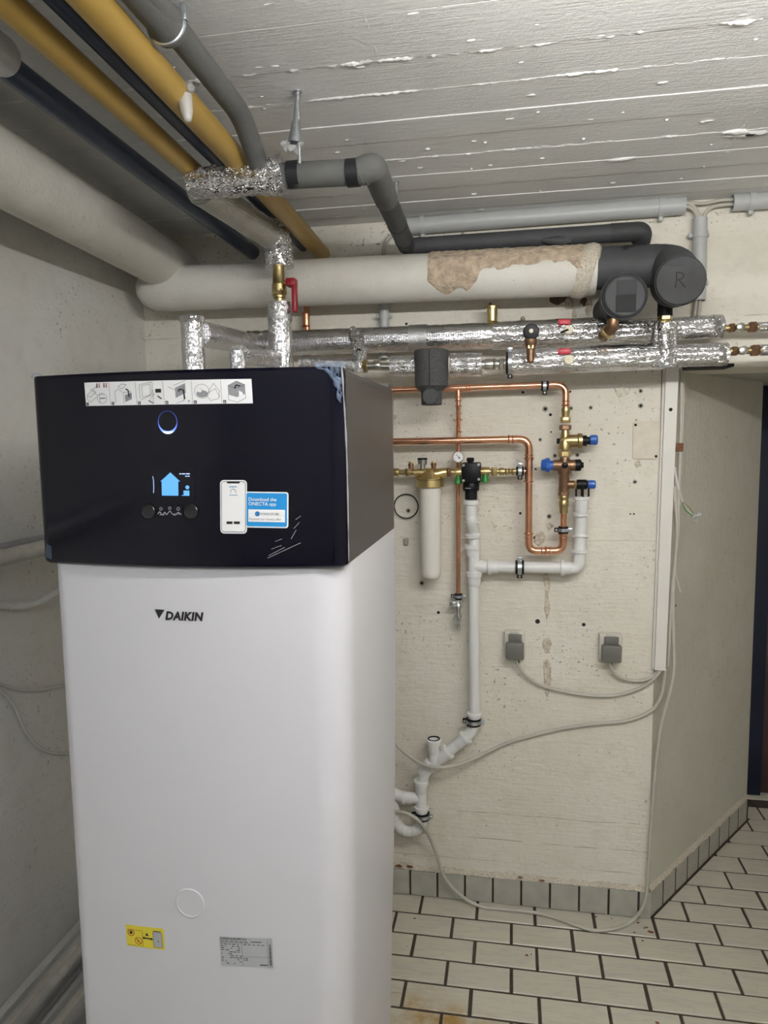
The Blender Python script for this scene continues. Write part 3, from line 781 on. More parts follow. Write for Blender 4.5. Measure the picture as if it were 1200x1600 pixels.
# 1 unpacking detail with figures
ln.line([(4, 18), (14, 26), (20, 22), (9, 14), (4, 18), (4, 10), (9, 6), (20, 14)], lw).line([(10, 25), (22, 31)], lw).ring(29, 12, 8, lw).line([(22, 16), (14, 24)], lw).line([(25, 4), (25, 18), (33, 18)], lw)
bk.line([(26, 12), (35, 12)], 1.2)
for k, xx in enumerate((22, 26, 34, 38)):
    (rd if k % 2 else bk).disc(xx, 35, 1.1).rect(xx - .9, 29, xx + .9, 33.6)
# 2 cabinet with arrow
x = pw; ln.line([(x + 8, 4), (x + 8, 22), (x + 14, 26), (x + 22, 20), (x + 22, 3)], lw).line([(x + 14, 30), (x + 20, 34), (x + 28, 33), (x + 20, 26), (x + 14, 30)], lw).line([(x + 22, 20), (x + 34, 22), (x + 34, 8)], lw)
gr.poly([(x + 24, 5), (x + 35, 10), (x + 35, 20), (x + 24, 16)]); bk.line([(x + 26, 26), (x + 30, 24), (x + 31, 13)], 2.0)
# 3 cover with screwdriver
x = 2 * pw; ln.line([(x + 5, 10), (x + 5, 32), (x + 24, 36), (x + 26, 34), (x + 24, 16), (x + 6, 8)], lw).line([(x + 9, 12), (x + 9, 30), (x + 22, 33), (x + 22, 16), (x + 9, 12)], lw).line([(x + 20, 8), (x + 28, 18)], lw).line([(x + 26, 4), (x + 26, 24)], lw)
bk.rect(x + 30, 19, x + 39, 25).line([(x + 18, 7), (x + 26, 2)], 1.4).line([(x + 33, 14), (x + 39, 9)], 1.7)
# 4 door with arrow
x = 3 * pw; ln.line([(x + 6, 28), (x + 18, 22)], lw).line([(x + 15, 30), (x + 34, 37)], lw).line([(x + 18, 2), (x + 30, 6), (x + 30, 28)], lw)
gr.poly([(x + 17, 10), (x + 33, 18), (x + 33, 33), (x + 17, 26)]); bk.line([(x + 22, 20), (x + 24, 24), (x + 30, 22), (x + 31, 8)], 2.2).disc(x + 37, 5, 1.0)
# 5 magnified clip
x = 4 * pw; ln.ring(x + 14, 20, 11, lw).line([(x + 20, 14), (x + 32, 32), (x + 40, 20), (x + 38, 8), (x + 26, 5), (x + 20, 14)], lw).line([(x + 22, 16), (x + 34, 24), (x + 40, 10)], lw)
gr.disc(x + 14, 16, 8.5, ry=5.5); tx.disc(x + 11, 21, 3.2); ln.ring(x + 11, 21, 3.2, lw)
# 6 closed hood
x = 5 * pw; gr.poly([(x + 9, 14), (x + 21, 10), (x + 21, 24), (x + 9, 28)]).poly([(x + 21, 10), (x + 34, 15), (x + 34, 29), (x + 21, 24)]).poly([(x + 9, 28), (x + 21, 24), (x + 34, 29), (x + 22, 35)])
ln.line([(x + 9, 14), (x + 9, 6), (x + 22, 2), (x + 34, 8), (x + 34, 15)], lw).line([(x + 9, 28), (x + 22, 35), (x + 34, 29), (x + 21, 24), (x + 9, 28)], lw); bk.line([(x + 19, 23), (x + 21, 29), (x + 27, 27)], 2.2)
tx.poly([(x + 24, 4), (x + 32, 8), (x + 30, 17), (x + 25, 20)])
printed('drawing_shade', gr, f1, 'ink_grey', s_); printed('drawing_lines', ln, f2, 'ink', s_); printed('drawing_arrows', bk, f2, 'ink', s_); printed('figures', rd, f2, 'ink_red', s_)
printed('numerals', tx, quad_map(yf, (132, 598), (393, 592), (135, 634.5), W, H, .0019), 'paper', s_)
# phone shaped sticker (its code square stays blank) and blue app sticker
W, H = 42, 83
s2, g1, g2 = sticker('app_sticker', 'paper', yf, (384, 768), (451, 769), (384, 824), 67, 55, outline=roundrect(0, 0, 67, 55, 4))
fl = Flat().poly(roundrect(1.5, 2, 65, 53.2, 2.5)); printed('blue_field', fl, g1, 'sticker_blue', s2)
g3 = quad_map(yf, (384, 768), (451, 769), (384, 824), 67, 55, .0020)
fl = Flat().rect(4.5, 9, 62, 28); printed('white_field', fl, g2, 'paper', s2)
fl = Flat().text('Download the', 4.5, 41, 7.6, bold=.06).text('ONECTA app', 4.5, 34, 7.6, bold=.06); printed('lettering', fl, g2, 'paper', s2)
fl = Flat().text('STAND BY ME', 24, 20, 4.6, bold=.05).text('Discover our service offer', 6, 12, 4.7, bold=.02); printed('lettering', fl, g3, 'ink_grey', s2)
fl = Flat().disc(19, 21.5, 3.8); printed('round_logo', fl, g3, 'ink_blue', s2)
s1, f1, f2 = sticker('phone_sticker', 'paper', yf, (344, 750), (386, 750), (344.6, 833.5), W, H, outline=roundrect(0, 0, W, H, 6))
fl = Flat().line(roundrect(2.2, 2.6, W - 2.2, H - 2.2, 4.5) + [roundrect(2.2, 2.6, W - 2.2, H - 2.2, 4.5)[0]], .7).poly(roundrect(11, H - 5.2, 31, H - 2.0, 1.2)); printed('phone_outline', fl, f1, 'ink', s1)
fl = Flat().rect(10, 15, 19.4, 19).rect(21.6, 15, 31, 19).ring(21, 65, 4.2, .5, a0=-.5, a1=PI + .5); printed('store_badges', fl, f1, 'ink', s1)
fl = Flat().text('DAIKIN', 15, 71.5, 3.4, bold=.05).rect(14.5, 59.5, 27.5, 60.2); printed('lettering', fl, f1, 'ink_blue', s1)
# name on the white shell
s_ = front_xz(243, 967, yb); e_ = front_xz(318, 951, yb); wid = e_.x - s_.x; hgt = wid * .19
vs, fs = text2d('DAIKIN', 1, bold=.05, shear=.2, space=1.06); x1 = max(v[0] for v in vs); x0 = min(v[0] for v in vs); y1 = max(v[1] for v in vs)
fl = Flat(); fl.v = [((v[0] - x0) / (x1 - x0) * wid * .79 + wid * .21, v[1] / y1 * hgt * .86) for v in vs]; fl.f = fs
fl.poly([(0, hgt), (wid * .205, hgt), (wid * .075, hgt * .04)]); lg = Flat().poly([(wid * .05, hgt * .55), (wid * .075, hgt * .04), (wid * .12, hgt * .5), (wid * .02, hgt * .42)])
z0 = s_.z; nm = obj('name_lettering', fl.bm(lambda x, z: V((s_.x + x, yb(s_.x + x) - .0008, z0 + z - .0 * x))), 'ink', unit, 0)
# round blanking disc, warning sticker, rating label
p = front_xz(297, 1411, yb)
b = B(); n = 40; R_ = .0285
prev = None
for rr_, off in ((R_ * 1.06, -.0006), (R_ * 1.03, .0012), (R_ * .97, .0014), (R_ * .95, .0004), (.002, .0004)):
    ring_ = []
    for k in range(n):
        a = 2 * PI * k / n; x = p.x + rr_ * math.cos(a); ring_.append(b.verts.new((x, yb(x) - off, p.z + rr_ * math.sin(a))))
    if prev:
        for k in range(n): b.faces.new((prev[k], prev[(k + 1) % n], ring_[(k + 1) % n], ring_[k]))
    prev = ring_
b.faces.new(prev); obj('round_cover', b, 'white_shell', unit, 60)
W, H = 59, 34
s_, f1, f2 = sticker('warning_sticker', 'sticker_yellow', yb, (196.5, 1444), (255.5, 1451), (199, 1476.5), W, H, n=8)
fl = Flat().ring(8, 22, 5, 1.2).ring(19, 10, 5.4, 1.2).line([(15.5, 13.5), (22.5, 6.5)], 1.1); printed('prohibition_rings', fl, f1, 'ink_red', s_)
fl = Flat().poly([(6, 20), (10, 20), (10.5, 23), (8, 26), (5.8, 23)]).poly([(30, 20), (36, 20), (33, 25)]).line([(28, 16), (40, 15.5)], 2.2).poly([(25, 16), (29, 18.5), (29, 13.5)]).poly([(42.5, 15.5), (38.5, 18), (38.5, 13)]).line([(17, 12), (20, 8)], 1.6).line([(2, 2), (26, 2)], .4).line([(2, 27), (26, 27), (26, 3)], .4); printed('symbols', fl, f1, 'ink', s_)
fl = Flat().poly(roundrect(42.5, 3, 56, 28, 2)); ou = printed('cylinder_picture', fl, f1, 'label_grey', s_)
fl = Flat().line(roundrect(42.5, 3, 56, 28, 2) + [roundrect(42.5, 3, 56, 28, 2)[0]], .5).disc(50, 13, .9).rect(43, 28.5, 55, 29.6); printed('outline', fl, f2, 'ink', s_)
W, H = 83, 46
s_, f1, f2 = sticker('rating_label', 'label_grey', yb, (343, 1462.5), (425, 1466), (346, 1508), W, H, n=8)
fl = Flat().text('DAIKIN EUROPE N.V.', 1, 41.6, 4.6, bold=.09, shear=.15).text('CE', 36.5, 10, 6.2, bold=.04).line([(0, 37), (48, 37)], .35).line([(35, 2), (35, 37)], .35).line([(35, 16), (76, 16)], .3).line([(49, 37), (49, 45)], .3).line([(75.5, 2), (75.5, 44)], .3)
random.seed(3)
for k in range(11):
    y = 35 - k * 3; x = 1.5
    while x < 31: 
        l = random.uniform(1.5, 6)
        if random.random() > .35: fl.rect(x, y - .8, x + l, y + .2)
        x += l + random.uniform(1, 4)
for k in range(6): fl.rect(1 + k * 7.6, 38.6, 1 + k * 7.6 + 5.8, 39.5)
for k in range(5): fl.rect(38 + k * 7, 34.5, 38 + k * 7 + 4.5, 35.4)
fl.rect(50.5, 39, 66, 40.2).rect(62, 3.2, 74, 4.6)
for k in range(22): fl.rect(77.5, 4 + k * 1.55, 81, 4 + k * 1.55 + random.choice([.5, .8, 1.1]))
printed('lettering', fl, f1, 'ink', s_)
random.seed(11)
# protective film left on the hood edges
b = B(); path = [(UX1 - .002, 1.212, ZT + .001), (UX1 - .001, 1.220, 1.79), (UX1, 1.228, 1.70), (UX1, 1.230, 1.60), (UX1 - .001, 1.230, ZB + .004)]
sweep(b, catmull(path, 10), .0028, 6, rfun=lambda L: .0015 + .0007 * math.sin(L * 90) * math.sin(L * 37)); obj('film_edge', b, 'filmedge', unit)
for k in range(7):
    x = UX1 - .046 + .0062 * k; b = B(); path = []
    for j in range(7):
        t = j / 6; xx = x + (UX1 - .004 - x) * t ** .8 + random.uniform(-.003, .003)
        yy = (yf(min(xx, UX1 - .034)) + max(0, xx - UX1 + .034) ** 2 * 14) - .003 + random.uniform(-.002, .002)
        path.append(V((xx, yy, ZT + .003 - t * .058 * (.45 + k / 9) + random.uniform(-.003, .003))))
    sweep(b, catmull(path, 4), .002, 6, rfun=lambda L: .0022 + .0014 * math.sin(L * 260 + k)); obj('film_crease', b, 'film', unit, 0)
b = B(); blob(b, (UX1 - .020, 1.214, ZT + .003), .026, .012, .007, .35); obj('film_corner', b, 'film', unit, 0)
fl = Flat()
for (x0, y0, x1, y1) in ((418, 872, 470, 848), (420, 868, 445, 855), (424, 858, 440, 852), (455, 842, 463, 828), (459, 826, 468, 816), (462, 812, 470, 806), (430, 846, 441, 842)):
    a_, c_ = front_xz(x0, y0, yf), front_xz(x1, y1, yf); fl.line([(a_.x, a_.z), (c_.x, c_.z)], .0009)
obj('scuff_marks', fl.bm(on_front(yf, .0006)), 'ink_grey', unit, 0)
b = B(); blob(b, (UX0 + .008, 1.214, ZT), .011, .010, .006, .25); obj('film_corner', b, 'film', unit, 0)
b = B(); blob(b, front_xz(77, 862, yf), .007, .004, .016, .25); obj('film_corner', b, 'film', unit, 0)

# =================================================================== CLAMPS, FITTINGS
def clamp(c, axis, r, label, ear=(0, 0, 1), wd=.016, rod_to=YW, group='pipe clamps'):
    c = V(c); ax = V(axis).normalized(); ear = V(ear).normalized()
    t = thing('pipe_clamp', label, 'pipe clamp', c, group)
    h = wd / 2
    obj('rubber_lining', lathe(B(), c - ax * h * 1.6, ax, [(0, r + .0003), (0, r + .0052), (wd * 1.6, r + .0052), (wd * 1.6, r + .0003)], 28, cap=False), 'rubber', t)
    obj('band', lathe(B(), c - ax * h * .75, ax, [(0, r + .0048), (0, r + .0066), (wd * .75, r + .0066), (wd * .75, r + .0048)], 28, cap=False), 'zinc', t)
    side = ax.cross(ear)
    for s_ in (-1, 1):
        e = c + ear * s_ * (r + .011); m4 = Matrix((ax, side, ear)).transposed().to_4x4(); m4.translation = e
        ea = obj('ear', boxm(B(), m4, (wd, .010, .014), .0015), 'zinc' if s_ > 0 else 'rubber', t)
        f = side if side.y < 0 else -side
        obj('screw', lathe(B(), e + f * .004, f, [(0, .0042), (.004, .0042), (.005, .003)], 12), 'zinc', ea)
    if rod_to: 
        a = c + V((0, r + .006, 0))
        if a.y < rod_to - .004: obj('wall_rod', rod(a, (c.x, rod_to + .002, c.z), .004, 8), 'zinc', t)
    return t
def beads(parent, pts, axes, r, mat):
    for p, a in zip(pts, axes): obj('press_bead', torus(B(), p, a, r, r * .14, 24, 6), mat, parent)
def elbow(parent, a, c, e, r, mat='copper', name='elbow'):
    """bent fitting through corner c from a towards e"""
    pts = rounded([a, c, e], 1, 10); o = obj(name, sweep(B(), pts, r * 1.09, 18), mat, parent)
    for p, q in ((V(a), V(c)), (V(e), V(c))):
        d = (q - p).normalized(); obj('press_bead', torus(B(), p + d * .004, d, r * 1.16, r * .26, 22, 6), mat, o); obj('press_bead', torus(B(), p + d * .017, d, r * 1.10, r * .2, 22, 6), mat, o)
    return o
def sleeve(parent, c, d, r, l, mat='copper', name='press_sleeve', k=1.10):
    c, d = V(c), V(d).normalized(); o = obj(name, rod(c - d * l / 2, c + d * l / 2, r * k, 18), mat, parent)
    for s_ in (-1, 1): obj('press_bead', torus(B(), c + d * s_ * (l / 2 - r * .25), d, r * k * 1.06, r * .27, 22, 6), mat, o)
    return o

# =================================================================== PIPES UNDER THE CEILING
# plaster-wrapped duct: run along the back wall and the branch towards the camera
ZP = 2.238; YP = 2.36; RP = .075
pp = thing('plastered_pipe', 'thick white plaster-wrapped pipe turning the corner below the ceiling', 'pipe', (-.4, YP, ZP - RP))
xe = P(930, 420, YP).x
b = B(); xs = [-1.285, -1.28, -1.265, -1.235, -1.19]; rs = [.012, .035, .055, .069, .074]
pts = [V((x, YP, 2.247)) for x in xs] + [V((-1.19 + (xe + 1.19) * k / 60, YP, 2.247 - .016 * k / 60)) for k in range(1, 61)]
d, n = None, 30; rings = []
for i, p in enumerate(pts):
    r_ = rs[i] if i < 5 else RP + random.uniform(-.0006, .0006)
    rings.append([b.verts.new(p + V((0, math.cos(2 * PI * k / n) * r_, math.sin(2 * PI * k / n) * r_))) for k in range(n)])
for p, q in zip(rings, rings[1:]):
    for k in range(n): b.faces.new((p[k], p[(k + 1) % n], q[(k + 1) % n], q[k]))
b.faces.new(rings[0]); b.faces.new(rings[-1]); obj('wall_run', b, 'plaster', pp, 50)
A_ = V((-1.195, 2.47, 2.33)); N_ = V((-1.03, .30, 2.33))
def rf(L): return .082
b = B(); sweep(b, [A_, N_], RP, 30, step=.03, rfun=rf, jit=0.0004); obj('branch_run', b, 'plaster', pp, 50)
# patch where the coating has crumbled, brown beneath
b = B(); xa, xb = P(668, 425, YP - RP).x, P(925, 415, YP - RP).x; n = 46; rr = []
for i in range(n + 1):
    t = i / n; x = xa + (xb - xa) * t
    zc = 2.247 - .016 * (x + 1.19) / (xe + 1.19)
    top = 88 + 6 * math.sin(t * 9)
    if t < .26: lo_a = -48 + 9 * math.sin(t * 40) + (28 * (1 - t / .04) if t < .04 else 0)
    elif t < .34: lo_a = -48 + (t - .26) / .08 * 48 + 5 * math.sin(t * 200)
    elif t < .85: lo_a = 0 + 16 * (t - .34) / .51 + 4 * math.sin(t * 37) + 2 * math.sin(t * 110)
    else: lo_a = 16 - (t - .85) / .15 * 50
    ring_ = []
    for k in range(15):
        a = math.radians(lo_a + (top - lo_a) * k / 14 + random.uniform(-1.5, 1.5)); r_ = RP + (.0005 if k in (0, 14) or i in (0, n) else random.uniform(.002, .0055))
        ring_.append(b.verts.new((x + random.uniform(-.002, .002), YP - r_ * math.cos(a), zc + r_ * math.sin(a))))
    rr.append(ring_)
for p, q in zip(rr, rr[1:]):
    for k in range(14): b.faces.new((p[k], p[k + 1], q[k + 1], q[k]))
obj('crumbled_patch', b, 'brown_wrap', pp, 60)
b = B(); n = 28; a0 = xe - .036
prof = [(-.02, .077), (-.004, .081), (.012, .083), (.028, .078), (.036, .066)]
rings = []
for t, r_ in prof: rings.append([b.verts.new((a0 + t - .018 * math.sin(2 * PI * k / n) * -1 + random.uniform(-.0015, .0015), YP + r_ * math.cos(2 * PI * k / n) * random.uniform(.985, 1.015), 2.231 + r_ * math.sin(2 * PI * k / n))) for k in range(n)])
for p, q in zip(rings, rings[1:]):
    for k in range(n): b.faces.new((p[k], p[(k + 1) % n], q[(k + 1) % n], q[k]))
b.faces.new(rings[-1]); obj('end_collar', b, 'pale_wrap', pp, 60)
# black insulated bend with the lettered cap
bp = thing('black_insulated_pipe', 'thick black foam-wrapped pipe bend ending in the cap marked R', 'pipe', (.45, YP, ZP - .08))
capR = P(1064, 438, 2.17)
corner = V((capR.x + .012, YP - .005, 2.234)); start = V((xe - .01, YP, 2.236))
pts = rounded([start, corner, capR + V((.002, .012, .003))], .075, 12); obj('bend', sweep(B(), pts, .0635, 30, step=.02, jit=.0006), 'dark_foam', bp)
dr = (capR - corner).normalized(); dr = V((-.03, -1, -.10)).normalized()
e_ = obj('end_cap', lathe(B(), capR - dr * .105, dr, [(0, .0655), (.006, .068), (.097, .068), (.104, .0655), (.105, .062)], 36), 'black_foam', bp)
tape = obj('tape_wrap', lathe(B(), capR - dr * .030, dr, [(0, .0672), (0, .0694), (.022, .0694), (.022, .0672)], 36, cap=False), 'tape', e_)
fl = Flat().line([(-.012, -.020), (-.010, .004), (-.011, .022)], .0026).line([(-.012, .022), (.002, .021), (.010, .014), (.006, .005), (-.008, .001)], .0026).line([(-.004, .001), (.006, -.010), (.014, -.020)], .0026)
ru = V((1, 0, 0)) - dr * dr.x; ru.normalize(); rw = ru.cross(-dr) * -1
if rw.z < 0: rw = -rw
obj('marker_letter', fl.bm(lambda x, z: capR + dr * .0008 + ru * (x - .002) + rw * z), 'rubber', e_, 0)
for xa, w_, a0, a1 in ((.075, .045, 30, 75), (.12, .030, 70, 140)):
    b = B(); n = 12; g = [[None] * (n + 1) for _ in range(3)]
    for i in range(3):
        for k in range(n + 1):
            a = math.radians(a0 + (a1 - a0) * k / n); x = xe + xa + w_ * i / 2 + .006 * math.sin(k * 2.1)
            g[i][k] = b.verts.new((x, YP - .0648 * math.cos(a), 2.235 + .0648 * math.sin(a)))
    for i in range(2):
        for k in range(n): b.faces.new((g[i][k], g[i][k + 1], g[i + 1][k + 1], g[i + 1][k]))
    obj('tape_patch', b, 'tape', bp)
cs = P(977, 462, 2.21)
b2_ = thing('capped_pipe_stub', 'smaller black foam-wrapped pipe stub with taped round cap', 'pipe', (cs.x, 2.3, cs.z - .06))
obj('stub', rod(cs + V((-.004, .05, 0)), V((cs.x - .01, YW + .002, cs.z + .004)), .050, 28), 'black_foam', b2_)
e_ = obj('end_cap', lathe(B(), cs + V((-.003, .07, 0)), (.04, -1, 0), [(0, .060), (.006, .064), (.058, .065), (.066, .062), (.070, .057)], 32), 'dark_foam', b2_)
obj('tape_ring', lathe(B(), cs + V((-.002, .026, 0)), (.04, -1, 0), [(0, .0648), (0, .0672), (.016, .0672), (.016, .0648)], 32, cap=False), 'tape', e_)
obj('tape_ring', torus(B(), cs + V((0, .001, 0)), (.04, -1, 0), .0570, .0028, 36, 6), 'tape', e_)
b = B(); box(b, (cs.x - .024, cs.y - .0030, cs.z + .002), (cs.x + .032, cs.y - .0008, cs.z + .044)); obj('tape_patch', b, 'tape', e_)
b = B(); box(b, (cs.x - .026, cs.y - .0034, cs.z - .046), (cs.x + .030, cs.y - .0008, cs.z + .000)); obj('tape_patch', b, 'rubber', e_)
# outlets under the two caps
q = P(958, 492, 2.24); r2 = P(953, 518, 2.30)
ot = thing('angled_outlet', 'brown brass elbow below the smaller black cap', 'pipe fitting', r2)
obj('neck', rod(q + V((0, 0, .03)), q + V((0, 0, -.012)), .020, 16), 'rubber', ot)
obj('elbow', sweep(B(), rounded([q + V((0, 0, -.008)), q + V((0, .0, -.034)), q + V((-.022, .05, -.055))], .03), .017, 14), 'bronze', ot)
obj('nut', hexnut(B(), q + V((-.012, .026, -.046)), (-.3, .8, -.4), .021, .016), 'brass', ot)
q = P(1039, 487, 2.30)
ot = thing('nipple_outlet', 'short black and brass nipple below the cap marked R', 'pipe fitting', q + V((0, 0, -.05)))
obj('neck', rod(q + V((0, 0, .045)), q + V((0, 0, -.012)), .022, 18), 'rubber', ot)
obj('nut', hexnut(B(), q + V((0, 0, -.019)), (0, 0, 1), .022, .014), 'brass', ot)
obj('nut', hexnut(B(), q + V((0, 0, -.032)), (0, 0, 1), .018, .012, 8), 'brass_pale', ot)

# painted steel pipes running away from the camera
def straight(name, X, Z, y0, y1, r, mat, label, cat='pipe', group=None):
    return single(name, sweep(B(), [V((X[0], y0, Z[0])), V((X[1], y1, Z[1]))], r, 24, step=.25), mat, label, cat, group)
straight('navy_pipe', (-.872, -.918), (2.390, 2.390), .2, YW + .01, .025, 'blue_pipe', 'navy painted steel pipe nearest the thick plastered branch pipe', group='painted pipes under the ceiling')
straight('navy_pipe', (-.668, -.730), (2.400, 2.400), .2, YW + .01, .018, 'blue_pipe', 'navy painted steel pipe half hidden beside the right yellow pipe', group='painted pipes under the ceiling')
straight('yellow_pipe', (-.589, -.661), (2.370, 2.370), .2, YW + .01, .0275, 'yellow_pipe', 'ochre yellow painted pipe with the plastic shred, running to the wall', group='painted pipes under the ceiling')
straight('yellow_pipe', (-.715, -.762), (2.370, 2.370), .2, 1.70, .0235, 'yellow_pipe', 'ochre yellow painted pipe ending at the foil sleeve above the unit', group='painted pipes under the ceiling')
for sx_, y_ in ((-.906, 2.40), (-.66, 2.42)): pass
# grey coupling on the navy pipe at the left edge of the picture
b = lathe(B(), (-.876, 1.10, 2.390), (0, 1, 0), [(0, .030), (.01, .034), (.07, .034), (.085, .029), (.09, .022)], 22); single('pipe_coupling', b, 'conduit', 'grey coupling on the navy pipe at the picture edge', 'coupling')
# plastic shred on the yellow pipe
sp_ = P(278, 150, 1.30)
t = thing('plastic_shred', 'translucent plastic scrap hanging from the right yellow pipe', 'plastic', sp_)
sp_ = V((-.602, 1.31, 2.348))
obj('cone', lathe(B(), sp_ + V((0, 0, .012)), (.12, -.1, -1), [(0, .013), (.03, .011), (.046, .007), (.049, .003)], 14), 'clear_dull', t)
b = B()
for k in range(7):
    p = sp_ + V((random.uniform(-.02, .014), random.uniform(-.012, .01), random.uniform(.0, .032))); blob(b, p, .010, .008, .010, .35, 1)
obj('crumple', b, 'clear', t, 0)

# foil pipe: continues the left yellow pipe, bends down into the ball valve
vx = P(436, 440, 2.15)
fp = thing('foil_pipe', 'foil-wrapped insulated pipe bending down to the red-handled valve', 'pipe', vx + V((0, 0, .08)))
zf = 2.325
obj('sloping_run', sweep(B(), [V((-.760, 1.72, 2.340)), V((vx.x - .006, 2.13, zf + .005))], .040, 22, step=.02, jit=.001), 'foil_dull', fp, 60)
pe = P(436, 418, 2.15)
obj('elbow', sweep(B(), rounded([V((vx.x - .006, 2.09, zf + .006)), V((vx.x, 2.15, zf + .004)), pe], .05), .044, 22, step=.012, jit=.003), 'foil_crumple', fp, 60)
# ball valve
zt, zb_ = pe.z, P(437, 472, 2.15).z
bv = thing('ball_valve', 'brass ball valve with a dark red lever on the foil pipe', 'valve', (vx.x, 2.15, zb_))
hh = zt - zb_
obj('body', lathe(B(), (vx.x, 2.15, zb_ - .012), (0, 0, 1), [(0, .014), (hh * .22, .015), (hh * .24, .019), (hh * .38, .020), (hh * .42, .023), (hh * .62, .023), (hh * .66, .020), (hh * .9, .019), (hh * 1.15, .017)], 20), 'brass', bv)
obj('nut', hexnut(B(), (vx.x, 2.15, zb_ + hh * .28), (0, 0, 1), .024, hh * .2), 'brass', bv)
hx = P(453, 440, 2.13)
obj('stem', rod((vx.x, 2.15, hx.z), (hx.x + .004, 2.14, hx.z), .008, 12), 'brass', bv)
b = B(); box(b, (hx.x - .012, 2.12, hx.z - .014), (hx.x + .018, 2.155, hx.z + .010), .004); hz_ = P(457, 488, 2.13).z
box(b, (hx.x + .004, 2.125, hz_), (hx.x + .019, 2.150, hx.z), .005); obj('lever', b, 'red_handle', bv)
ft = thing('foil_pipe', 'upright foil-wrapped pipe below the red-handled valve', 'pipe', (vx.x, 2.15, 1.90))
obj('sleeve', sweep(B(), [V((vx.x, 2.15, 1.86)), V((vx.x, 2.15, zb_ - .002))], .037, 22, step=.014, jit=.0012), 'foil', ft, 60)
obj('tape_band', sweep(B(), [V((vx.x, 2.15, zb_ - .055)), V((vx.x, 2.15, zb_ - .045))], .0388, 22), 'foil_tan', ft)

# stubs rising from the unit
st = thing('foil_pipe', 'tall foil-wrapped stub rising from the unit with a branch to the wall', 'pipe', (P(300, 560, 1.74).x, 1.74, ZT))
top = P(300, 497, 1.74)
obj('riser', sweep(B(), [V((top.x, 1.74, ZT - .004)), top], .029, 22, step=.014, jit=.0012, rfun=None), 'foil', st, 60)
obj('cap', lathe(B(), top - V((0, 0, .012)), (0, 0, 1), [(0, .031), (.014, .031), (.018, .026), (.019, .01)], 20), 'foil_crumple', st)
obj('branch', sweep(B(), [V((top.x + .005, 1.76, top.z - .035)), P(405, 540, 2.42)], .034, 22, step=.016, jit=.0008), 'foil_grid', st, 60)
st = thing('foil_pipe', 'short foil-wrapped stub between the tall stub and the upright pipe', 'pipe', (P(370, 560, 1.78).x, 1.78, ZT))
p1, p2 = P(371, 551, 1.78), P(430, 562, 2.12)
obj('riser', sweep(B(), [V((p1.x, 1.78, ZT - .004)), p1 + V((0, 0, .004))], .021, 20, step=.01, jit=.0012), 'foil', st, 60)
obj('branch', sweep(B(), [p1 + V((.006, .004, -.006)), p2], .026, 20, step=.014, jit=.0012), 'foil_crumple', st, 60)

# big foil mains on the back wall
YU, YLo = 2.415, 2.315
ZU, ZLo = 2.050, 1.956
RU = .043
def main(label, x0, x1, y, z0, z1, r, mat, parts=()):
    t = thing('foil_pipe', label, 'pipe', ((x0 + x1) / 2, y, (z0 + z1) / 2 - r), 'foil-wrapped pipes along the back wall')
    obj('sleeve', sweep(B(), [V((x0, y, z0)), V((x1, y, z1))], r, 24, step=.016, jit=.0009), mat, t, 60)
    return t
xa = P(402, 540, YU).x; x9 = P(945, 521, YU).x; xz = P(1128, 514, YU).x
t = main('long upper foil-wrapped pipe along the back wall under the plastered pipe', xa, x9, YU, 2.054, ZU, RU, 'foil_grid')
obj('tape_band', sweep(B(), [V((P(640, 532, YU).x, YU, 2.053)), V((P(668, 532, YU).x, YU, 2.053))], RU + .0015, 24), 'foil_tan', t)
obj('crumpled_joint', sweep(B(), [V((xa - .03, YU, 2.056)), V((xa + .05, YU, 2.054))], RU + .001, 22, step=.008, jit=.004), 'foil_crumple', t, 60)
obj('shiny_section', sweep(B(), [V((P(770, 530, YU).x, YU - .001, 2.0505)), V((x9 + .002, YU - .001, ZU))], RU + .0025, 24, step=.014, jit=.0016), 'foil', t, 60)
t = main('short upper foil-wrapped pipe right of the brown elbow fitting', x9 + .004, xz, YU, ZU - .002, ZU + .002, .036, 'foil')
obj('end_wrap', lathe(B(), (xz - .03, YU, ZU + .002), (1, 0, 0), [(0, .0375), (.02, .037), (.034, .028), (.038, .016)], 22), 'foil_crumple', t)
# lower main
xc0 = P(800, 566, YLo).x; xt = P(1036, 556, YLo).x; xl9 = P(1136, 552, YLo).x
zc0 = P(820, 566, YLo).z
t = main('lower foil-wrapped pipe with the clamp, running to the upright foil tee', xc0, xt, YLo, zc0, ZLo + .002, .041, 'foil')
t = thing('foil_tee', 'upright foil-wrapped tee below the cap marked R', 'pipe', (xt, YLo, ZLo - .04))
ztp = P(1036, 506, YLo).z
obj('riser', sweep(B(), [V((xt, YLo - .002, ZLo - .034)), V((xt + .002, YLo - .008, ztp))], .040, 22, step=.012, jit=.0018, rfun=lambda L: .043 - .08 * max(0, L - .02) * .9 if L < .12 else .035), 'foil_crumple', t, 60)
t = main('lower foil-wrapped pipe right of the foil tee, above the passage', xt + .02, xl9, YLo, ZLo, ZLo, .034, 'foil')
obj('end_wrap', lathe(B(), (xl9 - .03, YLo, ZLo), (1, 0, 0), [(0, .0352), (.02, .0348), (.032, .025), (.035, .013)], 22), 'foil_crumple', t)
